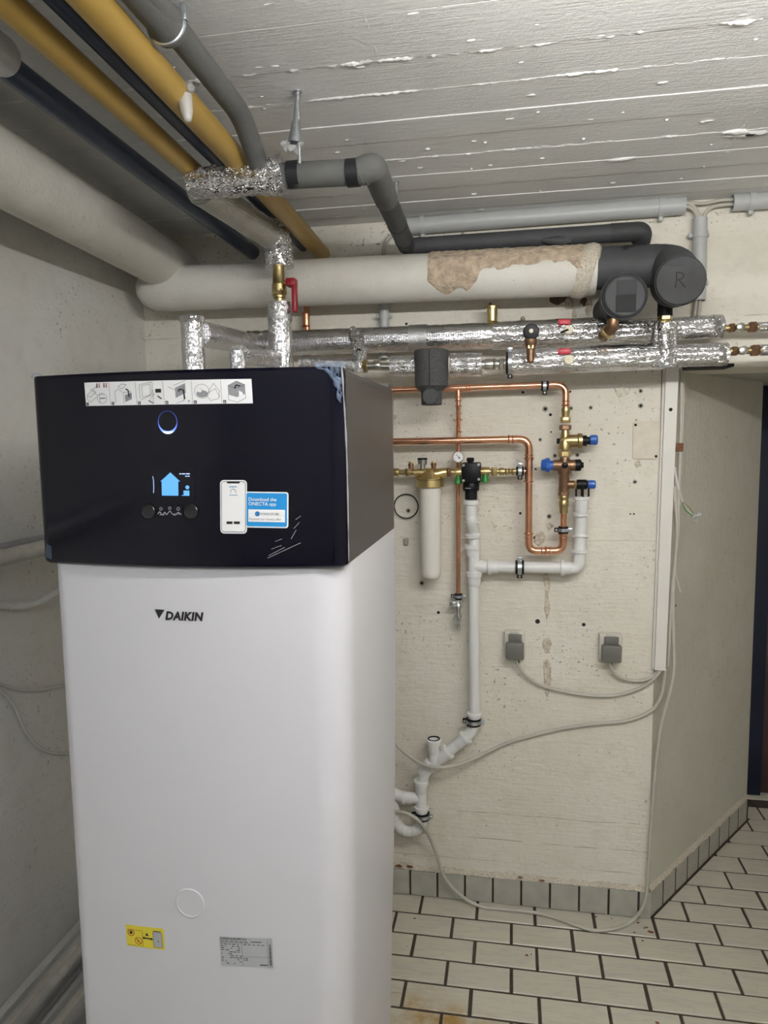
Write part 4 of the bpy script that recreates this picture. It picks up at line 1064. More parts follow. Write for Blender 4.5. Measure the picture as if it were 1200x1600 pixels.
# right-hand couplings and thin pipes
for (px0, py, yy, lab, rd_) in ((1133, 513, YU, 'upper', 0), (1137, 549, YLo, 'lower', 1)):
    a = P(px0, py, yy); L = P(px0 + 52, py - 2, yy).x - a.x
    t = thing('pipe_union', f'{lab} brass union between foil pipes at the right edge', 'pipe fitting', a + V((L / 2, 0, -.02)), 'brass unions at the right edge')
    obj('tube', rod(a - V((.01, 0, 0)), a + V((L + .01, 0, 0)), .010, 14), 'brass', t)
    obj('nut', hexnut(B(), a + V((L * .2, 0, 0)), (1, 0, 0), .015, .016), 'bronze', t); obj('nut', hexnut(B(), a + V((L * .82, 0, 0)), (1, 0, 0), .018, .022), 'bronze', t)
    obj('vent_disc', lathe(B(), a + V((L * .42, -.004, 0)), (0, -1, 0), [(0, .013), (.016, .013), (.018, .010)], 18), 'nickel', t)
    s_ = P(px0 + 51, py - 2, yy)
    b = sweep(B(), [s_, s_ + V((.55, 0, 0))], .0165 if rd_ else .0150, 18, step=.014, jit=.0007); single('foil_pipe', b, 'foil', f'thin {lab} foil-wrapped pipe leaving the right edge', 'pipe', 'foil-wrapped pipes along the back wall', smooth=60)
# black tray under the lower main
b = B(); a = P(1066, 573, YW - .01); box(b, (a.x, YW - .09, ZL - .004), (P(1136, 573, YW - .01).x, YW + .02, ZL + .006), .002); single('dark_bracket', b, 'rubber', 'dark mounting plate under the lintel behind the lower foil pipe', 'bracket')

# left part of the lower line: foil joint, fittings, separator
zl = P(630, 573, YLo).z
t = thing('foil_joint', 'crumpled foil joint between upper and lower pipes above the unit corner', 'pipe', P(563, 580, 2.33))
obj('wrap', sweep(B(), catmull([P(555, 518, YU - .03), P(560, 540, 2.34), P(562, 560, YLo), P(560, 582, YLo)], 6), .022, 16, step=.008, jit=.005), 'foil_crumple', t, 60)
obj('arm', sweep(B(), [P(470, 566, YLo + .02), P(562, 572, YLo)], .022, 16, step=.01, jit=.002), 'foil', t, 60)
t = thing('pipe_fitting', 'brass and nickel fitting left of the grey dirt separator', 'pipe fitting', P(585, 580, YLo))
a = P(562, 572, YLo); e_ = P(616, 573, YLo); L = e_.x - a.x
obj('tube', rod(a, e_ + V((.01, 0, 0)), .014, 16), 'nickel', t)
obj('nut', hexnut(B(), a + V((L * .16, 0, 0)), (1, 0, 0), .023, .016), 'brass', t); obj('nut', collar(B(), a + V((L * .5, 0, 0)), (1, 0, 0), .017, .022), 'nickel', t)
obj('bracket', box(B(), (a.x - .008, YLo - .012, a.z - .012), (a.x + .006, YLo + .012, a.z + .055), .003), 'rubber', t)
b = sweep(B(), [P(611, 573, YLo), P(652, 572, YLo)], .0345, 22, step=.012, jit=.0012); single('foil_sleeve', b, 'foil', 'short foil sleeve left of the grey dirt separator', 'pipe', 'foil sleeves beside the separator', smooth=60)
b = sweep(B(), [P(704, 571, YLo), P(753, 570, YLo)], .0375, 22, step=.012, jit=.0012); single('foil_sleeve', b, 'foil', 'short foil sleeve right of the grey dirt separator', 'pipe', 'foil sleeves beside the separator', smooth=60)
dsx = P(674, 575, YLo - .02)
zt_, zm, zbt = P(674, 544, dsx.y - .05).z, P(674, 605, dsx.y - .05).z, P(674, 632, dsx.y - .05).z
ds = thing('dirt_separator', 'dark grey foam-shelled dirt separator hanging on the lower pipe', 'separator', (dsx.x, dsx.y, zbt))
cx, cy = dsx.x, dsx.y
obj('foam_shell', lathe(B(), (cx, cy, zbt), (0, 0, 1), [(0, .030), (.002, .033), (zm - zbt - .012, .034), (zm - zbt - .006, .040), (zm - zbt + .006, .053), (zt_ - zbt - .004, .0545), (zt_ - zbt, .051)], 36), 'epp', ds)
b = lathe(B(), (cx, cy - .026, (zbt + zm) / 2 - .001), (0, -1, 0), [(0, .026), (.014, .026), (.016, .0235)], 10); obj('drain_plug', b, 'epp', ds)
b = B(); box(b, (cx - .0012, cy - .0556, zm + .006), (cx + .0012, cy - .050, zt_ - .004)); obj('shell_seam', b, 'rubber', ds)
if 0: obj('side_port', rod((cx + s_ * .045, cy + .01, zl), (cx + s_ * .068, cy + .01, zl), .030, 20), 'epp', ds)
t = thing('pipe_fitting', 'nickel and brass fitting between the foil sleeve and the lower foil pipe', 'pipe fitting', P(772, 575, YLo))
a, e_ = P(750, 570, YLo), P(800, 568, YLo); L = e_.x - a.x
obj('tube', rod(a, e_, .014, 16), 'nickel', t); obj('nut', collar(B(), a + V((L * .28, 0, 0)), (1, 0, 0), .0185, .028), 'nickel', t); obj('ring', torus(B(), a + V((L * .46, 0, 0)), (1, 0, 0), .016, .004), 'nickel', t)
obj('nut', hexnut(B(), a + V((L * .68, 0, 0)), (1, 0, 0), .020, .016), 'nickel', t); obj('nut', hexnut(B(), a + V((L * .86, 0, 0)), (1, 0, 0), .024, .014), 'brass', t)
clamp(P(797, 567, YLo), (1, 0, 0), .030, 'large black and zinc pipe clamp at the start of the lower foil pipe', (0, -.15, 1), .016)

# automatic air vent
a = P(769, 511, YU); zt_ = P(769, 477, YU).z; h = zt_ - a.z
t = thing('air_vent', 'small brass automatic air vent standing on the upper foil pipe', 'valve', a)
obj('neck', lathe(B(), a - V((0, 0, .012)), (0, 0, 1), [(0, .011), (.02, .011)], 16), 'brass', t); obj('nut', hexnut(B(), a + V((0, 0, h * .12)), (0, 0, 1), .013, h * .2), 'brass_pale', t)
obj('body', lathe(B(), a + V((0, 0, h * .24)), (0, 0, 1), [(0, .012), (.002, .017), (h * .58, .018), (h * .60, .0215), (h * .70, .0215), (h * .71, .017), (h * .76, .014)], 24), 'brass_pale', t)
obj('cap', lathe(B(), a + V((-.006, 0, h * .98)), (0, 0, 1), [(0, .005), (.008, .005), (.010, .003)], 12), 'black_plastic', t)
# black-knobbed valve in front of the mains
YV = 2.21
kc = P(830, 517, YV - .02); bt = P(829, 567, YV)
t = thing('knob_valve', 'brass angle valve with a round black knob in front of the foil pipes', 'valve', bt)
obj('body', lathe(B(), (bt.x, YV, bt.z), (0, 0, 1), [(0, .006), (.004, .011), (.030, .0125), (.034, .0125), (.05, .014), (.056, .018), (.072, .018), (.076, .013), (.10, .012)], 18), 'bronze', t)
obj('nut', hexnut(B(), (bt.x, YV, bt.z + .046), (0, 0, 1), .015, .012), 'brass', t)
obj('neck', rod((bt.x, YV, bt.z + .02), (bt.x, YLo - .03, bt.z + .02), .011, 14), 'bronze', t)
kb = obj('knob', lathe(B(), kc + V((0, .036, 0)), (0, -1, -.05), [(0, .018), (.006, .024), (.028, .0245), (.036, .021), (.037, .012)], 14), 'black_plastic', t, 25)
obj('knob_button', lathe(B(), kc + V((0, -.0005, 0)), (0, -1, -.05), [(0, .0065), (.003, .006)], 14), 'cream_plastic', kb)
# red tag handles with cream dials
for px, py, dx, dy, lab in ((882, 503, 889, 515, 'upper'), (882, 549, 889, 562, 'lower')):
    yy = (YU - .05) if lab == 'upper' else (YLo - .045)
    a = P(px, py, yy); d_ = P(dx, dy, yy - .004)
    t = thing('dial_valve', f'small red tag handle with cream dial on the {lab} foil pipe', 'valve', d_, 'red tag handles on the foil pipes')
    b = B(); m4 = Matrix.Rotation(.0 if lab == 'lower' else .06, 4, 'Y'); m4.translation = a; boxm(b, m4, (.038, .006, .017), .002); obj('red_tag', b, 'red_tag', t)
    obj('dial', lathe(B(), d_ + V((0, .012, 0)), (0, -1, 0), [(0, .0145), (.012, .0145), (.014, .012)], 22), 'cream_plastic', t)
    b = rod(d_ + V((-.002, -.004, 0)), d_ + V((-.026 if lab == 'upper' else -.0025, -.004, -.009 if lab == 'upper' else .0)), .003, 8); obj('pointer', b, 'black_plastic', t)
    obj('spindle', rod(d_ + V((0, .008, 0)), d_ + V((0, .05, 0)), .006, 10), 'bronze', t)

# =================================================================== GREY INSULATED PIPE
YG = 1.65; ZG = 2.325
gp = thing('grey_insulated_pipe', 'grey foam-insulated pipe with black tape bands, bending down to the wall', 'pipe', (-.1, 2.0, 2.28))
g0, g1 = P(430, 276, YG), P(575, 268, YG)
k1 = V((g1.x + .012, YG, g1.z + .004)); k2 = P(636, 386, 2.40); k3 = P(995, 362, 2.40)
obj('cross_run', sweep(B(), [g0, g1 - V((.0, 0, 0))], .0285, 22, step=.1), 'grey_foam', gp)
obj('bend', sweep(B(), rounded([g1 - V((.02, 0, 0)), k1 + V((0, 0, .006)), k1.lerp(k2, .30)], .05), .0305, 22, step=.02), 'grey_foam', gp)
obj('down_run', sweep(B(), rounded([k1.lerp(k2, .22), k2, k2 + (k3 - k2) * .08], .03), .0283, 22, step=.05), 'dark_foam', gp)
obj('wall_run', sweep(B(), [k2 + (k3 - k2) * .06, k3], .0283, 22, step=.1), 'dark_foam', gp)
obj('end_bend', sweep(B(), rounded([k3 - V((.08, 0, 0)), k3 + V((.018, 0, 0)), k3 + V((.018, .03, -.022))], .03), .0295, 20), 'black_foam', gp)
blobm = B(); blob(blobm, P(870, 376, 2.375), .05, .012, .014, .15); obj('tape_patch', blobm, 'dark_foam', gp)
for px in (460, 552):
    p = P(px, 273 if px < 500 else 270, YG); obj('tape_band', rod(p - V((.014, 0, 0)), p + V((.014, 0, 0)), .0305, 24), 'tape', gp)
for t_ in (.62, .86):
    p = k1.lerp(k2, t_); d = (k2 - k1).normalized(); obj('tape_band', rod(p - d * .008, p + d * .008, .0295, 22), 'tape', gp)
gu = thing('grey_insulated_pipe', 'thick grey foam pipe coming from the top edge down to the foil sleeve', 'pipe', (-.53, 1.3, 2.36))
e1 = PZ(377, 179, 2.405); e_2 = PZ(270, 50, 2.405); e0 = e1 + (e_2 - e1) / (e1.y - e_2.y) * (e1.y - .2)
ef = P(408, 268, YG)
e0.x = -.49
obj('run', sweep(B(), rounded([e0, PZ(245, 10, 2.405), e1, ef], .05), .0225, 22, step=.1), 'grey_foam', gu)
cpt_ = PZ(262, 40, 2.405); cy_ = cpt_.y; cxx = cpt_.x
cl = obj('collar', lathe(B(), (cxx, cy_ - .14, 2.405), (0, 1, 0), [(0, .029), (.120, .029), (.130, .032), (.148, .032), (.15, .025)], 24), 'grey_foam', gu)
obj('clip', torus(B(), (cxx, cy_ - .006, 2.405), (0, 1, 0), .032, .0035), 'zinc', gu)
obj('clip_screw', box(B(), (cxx + .026, cy_ - .012, 2.405), (cxx + .038, cy_ + .002, 2.432), .002), 'zinc', gu)
fs_ = thing('foil_sleeve', 'crumpled shiny foil sleeve around the pipe crossing above the unit', 'pipe', P(370, 300, YG))
a, c_ = P(298, 287, YG), P(437, 279, YG)
obj('wrap', sweep(B(), [a, c_], .034, 24, step=.010, jit=.0022, rfun=lambda L: .031 + .004 * math.sin(L * 30) + .006 * (L > .1)), 'foil_crumple', fs_, 60)
obj('crumpled_end', sweep(B(), [c_ - V((.05, 0, -.004)), c_ + V((.012, 0, .012))], .038, 20, step=.007, jit=.006), 'foil_crumple', fs_, 60)
obj('seam_tape', sweep(B(), [a + V((.06, 0, 0)), a + V((.066, 0, 0))], .0365, 22, step=.004, jit=.001), 'foil', fs_)

# threaded hangers
def hanger(px, pyt, pyb, y, label, cone):
    t_ = PZ(px, pyt, ZC - .004); a = V((t_.x, t_.y, ZC - .004)); z = P(px, pyb, t_.y).z
    h = thing('threaded_hanger', label, 'hanger', (a.x, a.y, z), 'threaded hangers in the ceiling')
    obj('rod', rod(a, (a.x, a.y, z), .004, 10), 'zinc', h)
    obj('ceiling_washer', lathe(B(), a + V((0, 0, .003)), (0, 0, -1), [(0, .010), (.003, .010), (.004, .006), (.010, .006)], 14), 'zinc', h)
    if cone:
        zc_ = P(460, 190, a.y).z
        obj('sleeve', lathe(B(), (a.x, a.y, zc_ + .05), (-.10, 0, -1), [(0, .0055), (.045, .0065), (.055, .010), (.095, .016)], 16, cap=False), 'zinc', h)
        b = B()
        for k in range(9): blob(b, V((a.x - .012 + random.uniform(-.02, .022), a.y + random.uniform(-.012, .008), zc_ - .048 + random.uniform(-.014, .008))), .009, .007, .007, .4, 1)
        obj('torn_plastic', b, 'clear', h, 0)
    return h
hy = PZ(465, 145, ZC).y
hanger(465, 145, 256, hy, 'threaded hanger with torn clear plastic above the grey pipe', True)
hanger(619, 285, 350, 2.0, 'thin bare threaded hanger behind the descending grey pipe', False)

# =================================================================== COPPER WATER LINES
YC = 2.42; RC = .0118; RCs = .0106
zc1 = 1.884; zc2 = 1.7085
cl1 = thing('copper_pipe', 'upper copper pipe with elbow down to the brass valve stack', 'pipe', (0, YC, zc1), 'copper water pipes')
xe1 = P(884, 620, YC).x
L0 = V((-.62, YC, zc1 - .002)); c1 = V((xe1, YC, zc1 + .003)); dn = P(884, 655, YC); dn.x = xe1
obj('run', rod(L0, c1 - V((.06, 0, 0)), RCs, 18), 'copper', cl1)
elbow(cl1, c1 - V((.072, 0, 0)), c1, c1 - V((0, 0, .072)), RCs)
obj('drop', rod(c1 - V((0, 0, .06)), dn - V((0, 0, .01)), RCs, 18), 'copper', cl1)
xt1 = P(716, 606, YC).x
obj('tee', rod((xt1 - .045, YC, zc1), (xt1 + .040, YC, zc1 + .0005), RCs * 1.14, 18), 'copper', cl1)
for dx in (-.040, .038, .030, -.048): obj('press_bead', torus(B(), (xt1 + dx, YC, zc1), (1, 0, 0), RCs * 1.15, .0024, 20, 6), 'copper', cl1)
clamp(P(851, 603, YC), (1, 0, 0), RCs, 'small zinc pipe clamp on the upper copper pipe', (0, -.1, 1), .014)
# thin drop with the drain tap
cd_ = thing('copper_pipe', 'thin upright copper pipe dropping to the chrome drain tap', 'pipe', P(716, 930, 2.45), 'copper water pipes')
yv = 2.462; top = V((xt1, YC, zc1)); s1 = P(716, 652, yv); zb_ = P(716, 930, yv).z
obj('run', sweep(B(), rounded([top, V((xt1, YC, zc1 - .075)), V((s1.x, yv, s1.z - .035)), V((P(716, 930, yv).x, yv, zb_))], .02), .0078, 14), 'copper', cd_)
obj('tee_leg', rod(top, top - V((0, 0, .045)), .0098, 14), 'copper', cd_)
for z_, y_ in ((zc1 - .042, YC), (zc1 - .03, YC), (zc1 - .06, YC), (s1.z - .01, yv - .018), (s1.z + .012, yv - .026), (s1.z - .05, yv)):
    obj('press_bead', torus(B(), (xt1, y_, z_), (0, 0, 1), .0100, .0022, 18, 6), 'copper', cd_)
tp = P(716, 935, yv - .004)
t = thing('drain_tap', 'chrome drain tap with hose tail at the end of the thin copper pipe', 'tap', P(716, 982, yv))
z1 = P(716, 948, yv).z; z2 = P(716, 982, yv).z
obj('body', lathe(B(), (tp.x, yv - .004, z1 + .026), (0, 0, -1), [(0, .010), (.014, .012), (.02, .015), (.030, .013), (.036, .009), (.048, .009), (.050, .013), (.062, .014), (.068, .010)], 18), 'chrome', t)
obj('hose_nut', hexnut(B(), (tp.x, yv - .004, z1 - .052), (0, 0, 1), .014, .010), 'chrome', t)
obj('hose_tail', lathe(B(), (tp.x, yv - .004, z1 - .056), (0, 0, -1), [(0, .008), (.008, .0065), (.009, .008), (.016, .0062), (.017, .0075), (.026, .006)], 14), 'chrome', t)
obj('lever', box(B(), (tp.x - .030, yv - .026, z1 + .006), (tp.x - .004, yv - .010, z1 + .024), .004), 'chrome', t)
clamp(V((tp.x, yv, zb_ - .004)), (0, 0, 1), .0085, 'dark pipe clamp holding the thin copper pipe above the drain tap', (1, -.1, 0), .012)
# second line: in from the left, down, round and up into the valve stack
cl2 = thing('copper_pipe', 'lower copper pipe looping down and up into the valve stack', 'pipe', (.1, YC, 1.33), 'copper water pipes')
xv = P(826, 760, YC).x; xu = P(880, 830, YC).x; zlo = P(853, 861, YC).z
q0 = V((-.62, YC, zc2 - .002)); q1 = V((xv, YC, zc2 + .002)); q2 = V((xv + .001, YC, zlo)); q3 = V((xu, YC, zlo + .001)); q4 = V((xu + .001, YC, P(880, 798, YC).z))
obj('run', rod(q0, q1 - V((.05, 0, 0)), RC, 20), 'copper', cl2)
elbow(cl2, q1 - V((.070, 0, 0)), q1, q1 - V((0, 0, .070)), RC)
obj('drop', rod(q1 - V((0, 0, .06)), q2 + V((0, 0, .05)), RC, 20), 'copper', cl2)
hm = (xu - xv) / 2 + .003
elbow(cl2, q2 + V((0, 0, .062)), q2, q2 + V((hm, 0, 0)), RC); elbow(cl2, q3 - V((hm, 0, 0)), q3, q3 + V((0, 0, .062)), RC)
obj('rise', rod(q3 + V((0, 0, .05)), q4, RC * .88, 20), 'copper', cl2)
zt = P(826, 736, YC).z
sleeve(cl2, (xv, YC, zt + .004), (0, 0, 1), RC, .085, name='tee')
obj('tee_branch', rod((xv, YC, zt), (xv - .034, YC, zt), .0088, 14), 'copper', cl2)
clamp(V((xu, YC, P(880, 828, YC).z)), (0, 0, 1), RC * .95, 'zinc pipe clamp on the copper riser under the valve stack', (1, -.08, 0), .014)
# copper and conduit behind, up by the plastered pipe
t = thing('copper_pipe', 'short dark copper pipe behind the red lever, above the foil main', 'pipe', P(478, 545, 2.46), 'copper water pipes')
a, c_ = P(478, 440, 2.46), P(478, 560, 2.46); c_.x = a.x
obj('run', rod(a, c_, .010, 14), 'copper_dull', t); sleeve(t, P(478, 500, 2.46), (0, 0, 1), .0105, .05, 'copper_dull'); 

# valve stack on the copper line
YS = YC
vs_ = thing('valve_stack', 'brass and bronze safety valve stack with blue caps between the copper pipes', 'valve', (xu, YS, q4.z))
def zpx(py, y=YS): return P(882, py, y).z
ax_t, ax_b = V((xe1, YS, zpx(650))), V((xu, YS, zpx(802)))
def axp(py): 
    z = zpx(py); t_ = (z - ax_b.z) / (ax_t.z - ax_b.z); return V((ax_b.x + (ax_t.x - ax_b.x) * t_, YS, z))
def seg(name, y0, y1, prof, mat, n=20):
    a, c_ = axp(y0), axp(y1); L = (c_ - a).length
    return obj(name, lathe(B(), a, c_ - a, [(t_ * L, r_) for t_, r_ in prof], n), mat, vs_)
seg('press_socket', 636, 660, [(0, .0125), (.2, .0145), (.3, .0145), (.45, .0130), (1, .0130)], 'brass')
obj('nut', hexnut(B(), axp(656), (0, 0, 1), .0170, .020), 'brass', vs_)
obj('nut', hexnut(B(), axp(668), (0, 0, 1), .0195, .017), 'bronze', vs_)
seg('inlet_body', 672, 702, [(0, .013), (.4, .016), (.6, .021), (1, .020)], 'brass')
rv = obj('reducer_body', lathe(B(), axp(689) - V((.016, 0, 0)), (1, 0, 0), [(0, .015), (.02, .021), (.055, .021), (.058, .025), (.070, .025), (.072, .020)], 20), 'brass', vs_)
obj('black_neck', lathe(B(), axp(689) + V((.055, 0, 0)), (1, 0, 0), [(0, .018), (.014, .018), (.015, .013), (.028, .013)], 18), 'black_plastic', rv)
obj('blue_cap', lathe(B(), axp(688) + V((.078, 0, 0)), (1, 0, 0), [(0, .012), (.003, .0165), (.022, .0165), (.026, .013)], 12), 'blue_cap', rv, 25)
obj('side_plug', lathe(B(), axp(689) - V((.014, 0, 0)), (-1, 0, 0), [(0, .010), (.012, .010), (.013, .007)], 6), 'black_plastic', rv)
seg('link_tube', 700, 712, [(0, .011), (1, .011)], 'brass')
obj('nut', hexnut(B(), axp(709), (0, 0, 1), .0205, .020), 'brass', vs_)
bb = seg('cross_body', 715, 772, [(0, .016), (.06, .0175), (.2, .0175), (.25, .022), (.42, .022), (.48, .0175), (.9, .0175), (1, .0155)], 'bronze')
zc_ = axp(727)
obj('cross_arm', rod(zc_ - V((.036, 0, 0)), zc_ + V((.036, 0, 0)), .0185, 18), 'bronze', bb)
obj('test_plug', lathe(B(), zc_ + V((0, -.018, .001)), (0, -1, 0), [(0, .010), (.008, .010), (.010, .007)], 14), 'black_plastic', bb)
obj('black_cap', lathe(B(), zc_ + V((.034, 0, 0)), (1, 0, 0), [(0, .0195), (.016, .0195), (.020, .016), (.021, .010), (.027, .009)], 18), 'black_plastic', bb)
obj('black_collar', lathe(B(), zc_ - V((.034, 0, 0)), (-1, 0, 0), [(0, .016), (.016, .016)], 18), 'blue_cap', bb)
obj('blue_handwheel', lathe(B(), zc_ - V((.046, 0, -.001)), (-1, 0, 0), [(0, .016), (.002, .0235), (.012, .0245), (.018, .021), (.028, .018), (.030, .008)], 9), 'blue_cap', bb, 25)
sb = axp(757)
obj('outlet_arm', rod(sb, sb + V((.036, 0, 0)), .0135, 16), 'bronze', bb); 
obj('outlet_nut', hexnut(B(), sb + V((.040, 0, 0)), (1, 0, 0), .0160, .018), 'brass', bb)
obj('nut', hexnut(B(), axp(771), (0, 0, 1), .0185, .016), 'bronze', vs_)
seg('press_socket', 772, 802, [(0, .014), (.15, .0175), (.3, .0145), (.35, .0165), (.6, .0165), (.7, .0145), (1, .0145)], 'brass')
# safety valve outlet hanging over the drain funnel
so = thing('safety_outlet', 'black safety valve outlet with blue cap over the white drain funnel', 'valve', P(909, 775, YS))
hc = P(910, 757, YS)
obj('nipple', rod(sb + V((.044, 0, 0)), V((hc.x, YS, sb.z)), .009, 14), 'brass', so)
obj('head', lathe(B(), V((hc.x - .022, YS, hc.z)), (1, 0, 0), [(0, .012), (.004, .0165), (.034, .0165), (.038, .013)], 16), 'black_plastic', so)
obj('blue_cap', lathe(B(), V((hc.x + .016, YS, hc.z)), (1, 0, 0), [(0, .0115), (.002, .0145), (.022, .0145), (.026, .012)], 10), 'blue_cap', so, 25)
for dx, dy in ((-.020, -.004), (0, -.02), (.020, -.004), (0, .018)): obj('funnel_leg', rod((hc.x + dx, YS + dy, hc.z - .004), (hc.x + dx, YS + dy, P(909, 779, YS).z), .003, 8), 'black_plastic', so)

# =================================================================== FILTER LINE
YFl = 2.415
zfl = P(720, 738, YFl).z
fl_ = thing('water_filter', 'water filter with brass head and long white housing', 'water filter', P(672, 900, YFl))
hx = P(672, 740, YFl).x; rH = .0375
hz0 = P(672, 760, YFl).z; hz1 = P(672, 732, YFl).z; zb2 = P(672, 902, YFl).z
obj('housing', lathe(B(), (hx + .001, YFl, zb2), (0, 0, 1), [(0, .022), (.002, .029), (.007, .0325), (.02, .0345), (hz0 - zb2, .0362)], 32), 'filter_white', fl_)
hd = obj('head', lathe(B(), (hx, YFl, hz0 - .002), (0, 0, 1), [(0, .046), (.002, .048), (.024, .048), (.028, .045), (.034, .040), (.05, .026), (.058, .018)], 32), 'brass_pale', fl_)
obj('head_ring', torus(B(), (hx, YFl, hz0 + .025), (0, 0, 1), .046, .0025), 'brass', hd)
obj('head_shoulder', sweep(B(), [V((hx - .015, YFl - .012, hz0 + .034)), V((hx + .05, YFl, zfl))], .017, 16), 'brass_pale', hd)
obj('flow_arm', rod((hx - .055, YFl, zfl - .001), (hx + .058, YFl, zfl), .0155, 18), 'brass_pale', hd)
dial = obj('reminder_dial', lathe(B(), (P(660, 730, YFl).x, YFl, zfl + .010), (0, 0, 1), [(0, .009), (.016, .009), (.017, .0155), (.034, .0165)], 22), 'nickel', fl_)
dz = zfl + .044
obj('dial_ring', lathe(B(), (P(660, 730, YFl).x, YFl, dz), (0, 0, 1), [(0, .0172), (.005, .0172), (.006, .014)], 22), 'black_plastic', dial)
for px in (642, 677.5):
    v_ = obj('vent_plug', lathe(B(), (P(px, 730, YFl).x, YFl, zfl + .008), (0, 0, 1), [(0, .008), (.014, .008), (.016, .0095), (.024, .0095), (.025, .006)], 12), 'bronze', fl_)
    obj('vent_tip', box(B(), (P(px, 730, YFl).x - .007, YFl - .003, zfl + .031), (P(px, 730, YFl).x + .007, YFl + .003, zfl + .038), .001), 'brass', v_)
# fittings left of the filter
t = thing('pipe_fitting', 'brass coupling left of the water filter against the unit', 'pipe fitting', P(632, 745, YFl))
a, c_ = P(606, 738, YFl), P(648, 738, YFl); L = c_.x - a.x
obj('tube', rod(a - V((.12, 0, 0)), c_, .0095, 14), 'brass', t); obj('nut', collar(B(), a + V((L * .3, 0, 0)), (1, 0, 0), .0135, .022), 'brass', t); obj('nut', hexnut(B(), a + V((L * .75, 0, 0)), (1, 0, 0), .0150, .018), 'brass', t)
obj('pipe_flange', lathe(B(), a + V((.002, 0, 0)), (1, 0, 0), [(0, .022), (.010, .022)], 18), 'rubber', t)
t = thing('pipe_fitting', 'brass coupling between the water filter and the black pressure reducer', 'pipe fitting', P(705, 745, YFl))
a, c_ = P(692, 738, YFl), P(724, 738, YFl); L = c_.x - a.x
obj('tube', rod(a, c_, .0125, 16), 'brass', t); obj('nut', hexnut(B(), a + V((L * .3, 0, 0)), (1, 0, 0), .0165, .019), 'bronze', t); obj('collar', collar(B(), a + V((L * .75, 0, 0)), (1, 0, 0), .0150, .026), 'brass_pale', t)
# pressure reducer with gauge and green plugs
pr = thing('pressure_reducer', 'black pressure reducer with silver screws on the filter line', 'valve', P(736, 778, YFl))
a, c_ = P(721, 723, YFl - .03), P(751, 755, YFl - .03)
obj('body', box(B(), (a.x, YFl - .032, c_.z), (c_.x, YFl + .024, a.z), .006), 'black_plastic', pr)
for px, py in ((724, 727), (748, 726), (748, 749), (724, 751)):
    p = P(px, py, YFl - .032); obj('screw', lathe(B(), p + V((0, .003, 0)), (0, -1, 0), [(0, .0052), (.005, .0052), (.006, .004)], 12), 'chrome', pr)
px_ = P(736, 760, YFl).x
obj('spring_cup', lathe(B(), (px_, YFl, P(736, 767, YFl).z), (0, 0, 1), [(0, .0255), (.003, .0275), (.022, .028), (.028, .025), (.036, .024)], 26), 'black_plastic', pr)
obj('drain_neck', lathe(B(), (px_, YFl, P(736, 780, YFl).z), (0, 0, 1), [(0, .0205), (.032, .0210)], 24), 'rubber', pr)
obj('top_knob', lathe(B(), (px_ - .002, YFl, a.z - .002), (0, 0, 1), [(0, .010), (.005, .010), (.006, .0125), (.016, .0125), (.018, .010)], 14), 'black_plastic', pr)
for px, py in ((716, 752), (758, 749)):
    p = P(px, py, YFl - .006); obj('green_plug', lathe(B(), p + V((0, 0, .020)), (0, 0, -1), [(0, .008), (.010, .0085), (.014, .0115), (.028, .0125), (.030, .010)], 14), 'green_cap', pr)
fl = Flat()
for k in range(6): fl.rect(-.014 + k * .0032, -.0015, -.0118 + k * .0032, .0012)
obj('print', fl.bm(lambda x, z: V((px_ + x - .004, YFl - math.sqrt(max(1e-6, .0286 ** 2 - (x - .004) ** 2)) - .0003, P(735, 762, YFl).z + z))), 'ink_light', pr, 0)
pg = thing('pressure_gauge', 'small round white-faced pressure gauge above the filter line', 'gauge', P(716, 728, YFl - .01))
p = P(716, 714, YFl - .012)
obj('case', lathe(B(), p + V((0, .018, 0)), (0, -1, 0), [(0, .014), (.004, .0185), (.017, .0195), (.019, .0175), (.0165, .0170), (.0165, .0001)], 28), 'nickel', pg)
obj('face', lathe(B(), p + V((0, .0015, 0)), (0, -1, 0), [(0, .0168), (.0004, .0168)], 28), 'paper', pg)
fl = Flat().line([(-.007, .009), (.006, -.006)], .0016).disc(.003, -.003, .0028)
for k in range(9):
    a_ = math.radians(225 - 270 * k / 8); fl.line([(.0125 * math.cos(a_), .0125 * math.sin(a_)), (.0150 * math.cos(a_), .0150 * math.sin(a_))], .0008)
obj('needle', fl.bm(lambda x, z: p + V((x, .0006, z))), 'ink', pg, 0)
obj('stem', rod(p + V((.004, .006, -.012)), V((p.x + .012, YFl, zfl)), .005, 10), 'brass', pg)
# fittings right of the reducer up to the copper tee
t = thing('pipe_fitting', 'brass coupling between the black pressure reducer and the copper tee', 'pipe fitting', P(780, 745, YFl))
a, c_ = P(750, 737, YFl), P(812, 735, YFl); L = c_.x - a.x
obj('tube', rod(a, V((xv - .03, YC, zt)), .0085, 14), 'brass', t); obj('collar', collar(B(), a + V((L * .12, 0, 0)), (1, 0, 0), .0155, .034), 'brass', t)
obj('nut', hexnut(B(), a + V((L * .36, 0, 0)), (1, 0, 0), .0165, .020), 'brass_pale', t); obj('press_socket', collar(B(), a + V((L * .55, 0, 0)), (1, 0, 0), .0130, .018), 'brass', t)
for k in (.66, .74, .82): obj('bead', torus(B(), a + V((L * k, 0, -.001)), (1, 0, 0), .0095, .003), 'brass', t)
clamp(V((P(812.5, 735, YC).x, YC, zt)), (1, 0, 0), .010, 'zinc pipe clamp beside the copper tee on the filter line', (0, -.1, 1), .016)

